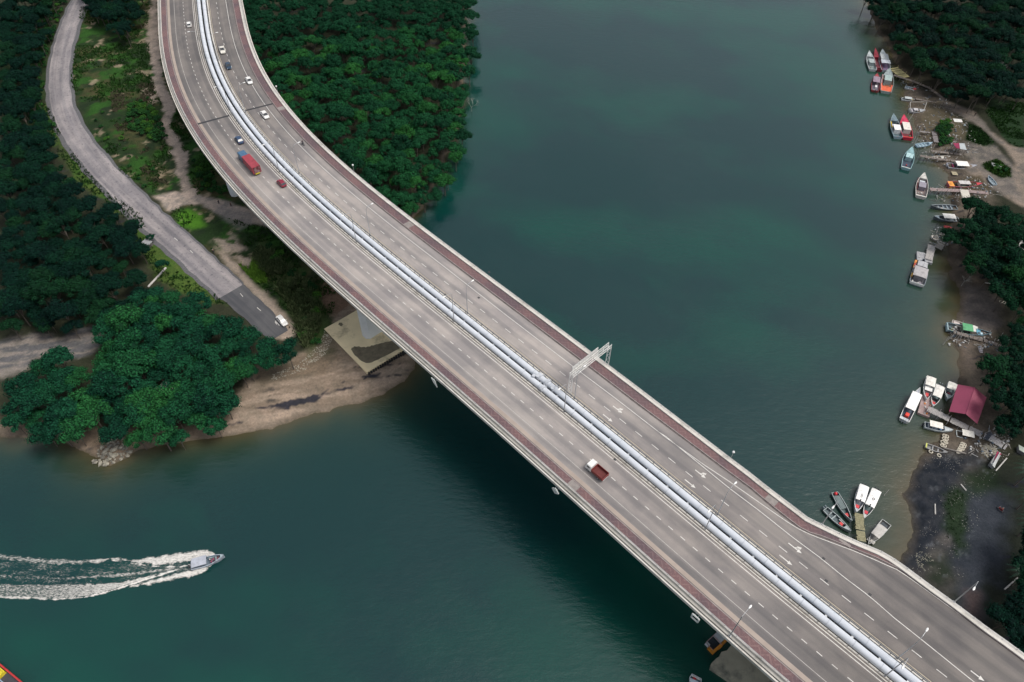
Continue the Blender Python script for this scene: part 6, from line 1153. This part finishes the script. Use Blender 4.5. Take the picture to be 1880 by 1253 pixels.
forest('wood', [(112, -14), (96, 60), (78, 120), (74, 200), (100, 262), (120, 310), (170, 350), (222, 385), (268, 410), (292, 440), (275, 455), (262, 480), (285, 530), (250, 570), (200, 600), (120, 615), (60, 612), (0, 622), (-14, 620), (-14, -14)], 5.1, 'dark green tree in the wood west of the old road', 'woodland_tree', RT, 'dark wood west of the old road', 12, 8, (.65, 1.1), edge=1.6)
forest('broadleaf', [(165, 655), (180, 600), (230, 545), (290, 500), (350, 535), (410, 560), (455, 590), (500, 625), (568, 630), (560, 660), (500, 690), (450, 725), (435, 790), (330, 812), (200, 820), (100, 812), (0, 800), (-14, 790), (-14, 700), (20, 685), (60, 666), (110, 655), (160, 650)], 5.0, 'leafy tree in the wood above the sandy west shore', 'broadleaf_tree', RT, 'broadleaf trees along the sandy shore', 13, 8, (.7, 1.05), edge=3.0)
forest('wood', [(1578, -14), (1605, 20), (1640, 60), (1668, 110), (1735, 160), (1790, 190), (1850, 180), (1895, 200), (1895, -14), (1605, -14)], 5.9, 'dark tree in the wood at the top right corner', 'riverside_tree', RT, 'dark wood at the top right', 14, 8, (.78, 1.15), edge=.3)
forest('eastern', [(1772, 378), (1805, 372), (1850, 390), (1920, 400), (1920, 620), (1870, 600), (1850, 560), (1800, 505), (1768, 470), (1762, 430)], 4.9, 'green tree behind the east shore near the pale roofed houses', 'riverside_tree', RT, 'trees around the pale roofed houses', 15, 9, (.75, 1.1), edge=1.5, avoid=[P([D_(1740, 270), D_(2000, 270), D_(2000, 700), D_(1740, 600)], 3)])
forest('eastern', [(1850, 570), (1890, 570), (1930, 640), (1930, 800), (1860, 800), (1836, 770), (1822, 715), (1792, 700), (1780, 668), (1830, 650)], 4.9, 'green tree behind the big magenta red shed', 'riverside_tree', RT, 'trees behind the magenta red shed', 16, 9, (.75, 1.1), edge=1.5, avoid=[P([E_(1700, 500), E_(1900, 520), E_(1900, 650), E_(1700, 640)], 3)])
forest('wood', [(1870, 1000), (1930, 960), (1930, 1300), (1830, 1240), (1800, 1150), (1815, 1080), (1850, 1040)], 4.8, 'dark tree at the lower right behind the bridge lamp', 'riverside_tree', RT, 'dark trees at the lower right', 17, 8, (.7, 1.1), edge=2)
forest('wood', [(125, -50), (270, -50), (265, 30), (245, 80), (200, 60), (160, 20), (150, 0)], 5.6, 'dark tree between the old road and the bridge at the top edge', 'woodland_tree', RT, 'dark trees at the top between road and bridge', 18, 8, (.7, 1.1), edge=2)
forest('bush', [(305, 190), (330, 250), (400, 330), (470, 400), (430, 370), (365, 355), (345, 290), (320, 240)], 2.4, 'low dark bush at the foot of the bridge beside the dirt track', 'bush', 'bush', 'bushes beside the dirt track', 19, 2, (.5, 1.0), edge=1)
forest('bush', [(230, 200), (270, 180), (300, 225), (305, 262), (275, 255), (240, 240)], 2.6, 'dark bush on the grass left of the dirt track', 'bush', 'bush', 'bushes on the grass', 20, 2, (.6, 1.2))
forest('bush', [(480, 440), (540, 470), (590, 530), (605, 590), (590, 640), (560, 650), (545, 600), (560, 560), (520, 520), (480, 480)], 3.5, 'bush below the bridge edge between the old road end and the pile cap', 'bush', 'bush', 'bushes by the old road end', 21, 2, (.5, 1.1), edge=1.0)
forest('bush', [(1835, 300), (1855, 312), (1850, 322), (1815, 312)], 2.0, 'small bush in the grass patch inside the track bend', 'bush', 'bush', 'bushes inside the track bend', 22, 2, (.4, .7))
forest('bush', [(1722, 225), (1742, 222), (1748, 262), (1724, 265)], 1.9, 'bush among the jetties', 'bush', 'bush', 'bushes among the jetties', 23, 2, (.6, 1.0))
forest('bush', [(150, 180), (230, 220), (300, 330), (270, 350), (180, 250)], 5.5, 'lone low bush scattered on the bright grass by the old road', 'bush', 'bush', 'bushes scattered on the grass', 24, 2, (.35, .7))
rt = random.Random(77)
for px, s, lab in (((305, 505), .55, 'dark round tree at the road edge below the small hut'), ((281, 446), .3, 'small round bush tree beside the small grey hut'), ((466, 698), .5, 'small dark tree alone on the sand spit'), ((395, 745), 1.0, 'bright green tree at the water end of the south wood, next to the sand'), ((255, 690), 1.25, 'tallest bright green tree in the south wood, above the rock pile'), ((1735, 185), .8, 'dark tree overhanging the top jetties'), ((1742, 440), .9, 'green tree leaning over the water beside the dark stakes')):
    p = at(*px, 5*s); plant('broadleaf' if 'east' not in lab and px[0] < 1500 else 'eastern', p.x, p.y, ground_z(p.x, p.y)-.1, s, lab, 'tree', 'broadleaf_tree', '', rt)
def dead(px, label, s=1.0):
    p = gz(*px); t = thing('bare_tree', label, 'tree', p, 0); r_ = random.Random(int(px[0])); mb = MB(); tw = MB()
    def br(a, d, l, r, n):
        b_ = a+d*l; (mb if n > 2 else tw).bar(a, b_, r, 5, r*.6)
        if n: 
            for k in range(3): q = (d+Vector((r_.uniform(-.8, .8), r_.uniform(-.8, .8), r_.uniform(-.2, .5)))).normalized(); br(b_, q, l*r_.uniform(.6, .85), r*.6, n-1)
    br(Vector((0, 0, -.3)), Vector((0, 0, 1)), 2.6*s, .16*s, 4); obj('trunk', mb, PALEBARK, t); obj('twigs', tw, PALEBARK, t)
dead((330, 760), 'bare pale branched tree among the leafy trees of the south wood', 1.25); dead((866, 205), 'bare pale shrub leaning into the river from the mangroves', .75); dead((1812, 150), 'bare grey tree in the dark wood at the top right', 1.15); dead((1765, 525), 'bare pale shrub hanging over the east shore', .7)
# palms at the right edge
def palm(px, label, s=1.0):
    p = gz(*px); t = thing('palm_tree', label, 'palm', p, random.uniform(0, 6)); h = 6*s; m1 = MB(); m1.path([(0, 0, -.3), (.2, 0, h*.5), (.5, 0, h)], radii=[.2, .15, .12], n=7); obj('trunk', m1, BARK, t); fr = mat('palm_frond', (.012, .055, .028), .5, .2, 1)
    for k in range(13):
        a = 2*pi*k/13+.2; m1 = MB(); L_ = 3.2*s; pts = [(.5+cos(a)*L_*u, sin(a)*L_*u, h+.9*sin(u*2.6)-.9*u*u) for u in np.linspace(0, 1, 8)]
        for i in range(7):
            q0, q1 = Vector(pts[i]), Vector(pts[i+1]); n_ = Vector((-sin(a), cos(a), 0)); w_ = .75*s*(1-i/8)
            for sg in (-1, 1):
                for j in range(3): c0_ = q0.lerp(q1, j/3); c1_ = q0.lerp(q1, (j+.6)/3); e = c0_+n_*sg*w_+(q1-q0)*.9+Vector((0, 0, -.3*w_)); m1.add([c0_, c1_, e], [(0, 1, 2)])
        obj('frond', m1, fr, t)
palm((1862, 892), 'palm at the right edge above the bare ground', 1.1); palm((1868, 985), 'palm at the right edge below the red motorcycle', 1.0); palm((1858, 1075), 'palm at the right edge near the bridge lamp', 1.0); palm((1866, 935), 'palm at the right edge beside the red motorcycle', .9)
# grass tufts and reeds
AV = [P(DIRT2, 2), P([(395, 440), (425, 430), (465, 470), (460, 500), (435, 480), (405, 465)], 2), P([(395, 455), (420, 470), (455, 505), (500, 550), (545, 600), (520, 600), (480, 560), (440, 515), (410, 480)], 2)]
def tufts(name, px, n, h, m, seed, dens=None, wd=.10, thr=.48):
    PX = P(px, 2); r_ = np.random.default_rng(seed); x0, x1 = min(p[0] for p in PX), max(p[0] for p in PX); y0, y1 = min(p[1] for p in PX), max(p[1] for p in PX); X = r_.uniform(x0, x1, n*6); Y = r_.uniform(y0, y1, n*6); k = sdist(X, Y, PX) > 0
    if dens: k &= fbm(X, Y, dens, seed) > thr
    for q_ in AV: k &= sdist(X, Y, q_) < -.3
    k &= ldist(X, Y, P(DIRT1, 2)) > 2.2; k &= landdist(X, Y) > 1
    X, Y = X[k][:n], Y[k][:n]; S = landdist(X, Y); Z = 2*(1-np.exp(-S/7)); N = len(X); B3 = 3; X = np.repeat(X, B3)+r_.normal(size=N*B3)*.18; Y = np.repeat(Y, B3)+r_.normal(size=N*B3)*.18; Z = np.repeat(Z, B3); M = len(X)
    a = r_.uniform(0, 2*pi, M); hh = h*r_.uniform(.5, 1.2, M); lx, ly = r_.normal(size=M)*.35*hh, r_.normal(size=M)*.35*hh; w_ = wd*r_.uniform(.7, 1.5, M)
    V = np.stack([np.stack([X-w_*np.cos(a), Y-w_*np.sin(a), Z], 1), np.stack([X+w_*np.cos(a), Y+w_*np.sin(a), Z], 1), np.stack([X+lx+w_*.5*np.cos(a), Y+ly+w_*.5*np.sin(a), Z+hh], 1), np.stack([X+lx-w_*.5*np.cos(a), Y+ly-w_*.5*np.sin(a), Z+hh], 1)], 1).reshape(-1, 3)
    me = bpy.data.meshes.new(name); me.from_pydata([tuple(v) for v in V], [], [tuple(range(4*i, 4*i+4)) for i in range(M)]); t_ = np.repeat(np.clip(r_.uniform(0, 1, M)*.6+.6*(fbm(X, Y, 4, seed+2)-.3), 0, 1), 4).astype(np.float32)
    ca = me.color_attributes.new('leaf', 'FLOAT_COLOR', 'POINT'); ca.data.foreach_set('color', np.stack([t_, t_, t_, np.ones_like(t_)], 1).ravel()); me.materials.append(m); me.update(); return tag(link(name, me), kind='stuff')
GRM = leafmat('grass_blades', (.009, .026, .008), (.030, .088, .016)); REED = leafmat('reed_blades', (.045, .085, .022), (.24, .25, .10)); DRYM = leafmat('dry_grass_blades', (.05, .05, .025), (.16, .13, .08))
tufts('tall_grass', GR, 15000, .6, GRM, 31, 9, .12)
tufts('dry_grass', [(200, 150), (280, 150), (300, 260), (310, 340), (270, 330), (210, 230)], 3500, .55, DRYM, 32, 5, .11, .52)
tufts('reeds', [(480, 455), (505, 470), (560, 520), (590, 560), (585, 610), (560, 640), (545, 600), (530, 560), (490, 510), (462, 470)], 3600, 1.7, REED, 33, 4, .13, .42)
tufts('tall_grass', [(440, 470), (480, 480), (490, 520), (460, 520), (440, 500)], 900, 1.2, leafmat('bright_grass', (.03, .09, .02), (.08, .20, .04)), 34, None, .12)
tufts('tall_grass', [(70, 190), (85, 190), (125, 270), (190, 350), (260, 395), (275, 440), (300, 480), (400, 545), (420, 560), (390, 560), (300, 520), (270, 480), (230, 400), (150, 340), (100, 270)], 4200, .6, GRM, 35, 7, .12, .40)
tufts('tall_grass', [(1735, 905), (1760, 895), (1778, 915), (1776, 1010), (1755, 1020), (1740, 980)], 130, .22, GRM, 36, 5)
tufts('tall_grass', [(1810, 180), (1880, 190), (1880, 270), (1860, 270), (1830, 235), (1810, 205)], 1200, .5, GRM, 37, 5)
tufts('tall_grass', [(1805, 300), (1830, 292), (1855, 310), (1855, 325), (1835, 325), (1810, 310)], 700, .5, GRM, 38)
tufts('tall_grass', [(1780, 228), (1800, 235), (1825, 262), (1805, 268), (1775, 255)], 700, .5, GRM, 39)

def planks(poly, n, seed, cols, z=1.0, label=None):
    r_ = random.Random(seed); PX = P(poly, z); xs, ys = [p[0] for p in PX], [p[1] for p in PX]; mbs = [MB() for _ in cols]; c = 0
    while c < n:
        x, y = r_.uniform(min(xs), max(xs)), r_.uniform(min(ys), max(ys))
        if sdist(np.array([x]), np.array([y]), PX)[0] < 0: continue
        c += 1; g = max(ground_z(x, y), .02); L_, w_, h_ = r_.choice([(1.6, .1, .08), (.9, .12, .1), (.5, .35, .3), (2.2, .08, .08), (.4, .4, .45)]); a = r_.uniform(0, 3.1); mb = mbs[r_.randrange(len(cols))]; q = MB(); q.box(-L_/2*1, L_/2, -w_/2, w_/2, -.05, h_*r_.uniform(.6, 1.2))
        ca_, sa_ = cos(a), sin(a); mb.add([(x+vx*ca_-vy*sa_, y+vx*sa_+vy*ca_, g+vz) for vx, vy, vz in q.v], q.f)
    for mb, cc in zip(mbs, cols): tag(obj('shore_litter', mb, worn(cc)), kind='stuff')
LC = [(.34, .32, .29), (.16, .145, .13), (.40, .40, .39), (.12, .15, .18)]
planks([B_(600, 430), B_(800, 330), B_(1100, 330), B_(1250, 600), B_(1300, 820), B_(1000, 1000), B_(700, 900), B_(560, 650)], 210, 1, LC)
planks([C_(740, 420), C_(1200, 280), C_(1500, 420), C_(1560, 560), C_(1100, 600), C_(700, 560)], 150, 2, LC)
planks([D_(560, 100), D_(900, 120), D_(930, 340), D_(640, 450), D_(540, 380)], 70, 3, LC)
planks([E_(780, 450), E_(1300, 560), E_(1700, 700), E_(1640, 860), E_(1000, 760), E_(780, 700)], 90, 4, LC)
planks([F_(560, 820), F_(1000, 960), F_(1500, 830), F_(1700, 900), F_(1700, 1230), F_(1200, 1240), F_(1000, 1000)], 75, 5, LC)
planks([A_(460, 700), A_(700, 860), A_(1150, 1150), A_(900, 1200), A_(600, 1000)], 50, 6, LC)

forest('bush', [(100, -14), (120, 10), (100, 60), (86, 110), (80, 170), (88, 220), (110, 262), (96, 280), (60, 220), (55, 120), (70, 40)], 3.0, 'dark bush in the verge between wood and old road', 'bush', 'bush', 'bushes on the verge west of the old road', 25, 2, (.6, 1.2))

boat(A_(478, 238), A_(352, 285), 1.7, 'small bare boat half under the trees, highest on the east shore', (.16, .17, .16), (.06, .07, .07), [('seats', (.2, .5, .75), (.3, .31, .3))], h=.55, rise=.4, rim=(.36, .37, .36))
jetty([C_(990, 255), C_(1210, 275)], 2.0, .8, 'low straw coloured pallet below the broad white roofed work boat', 'pallet', (.38, .33, .22), piles=False)
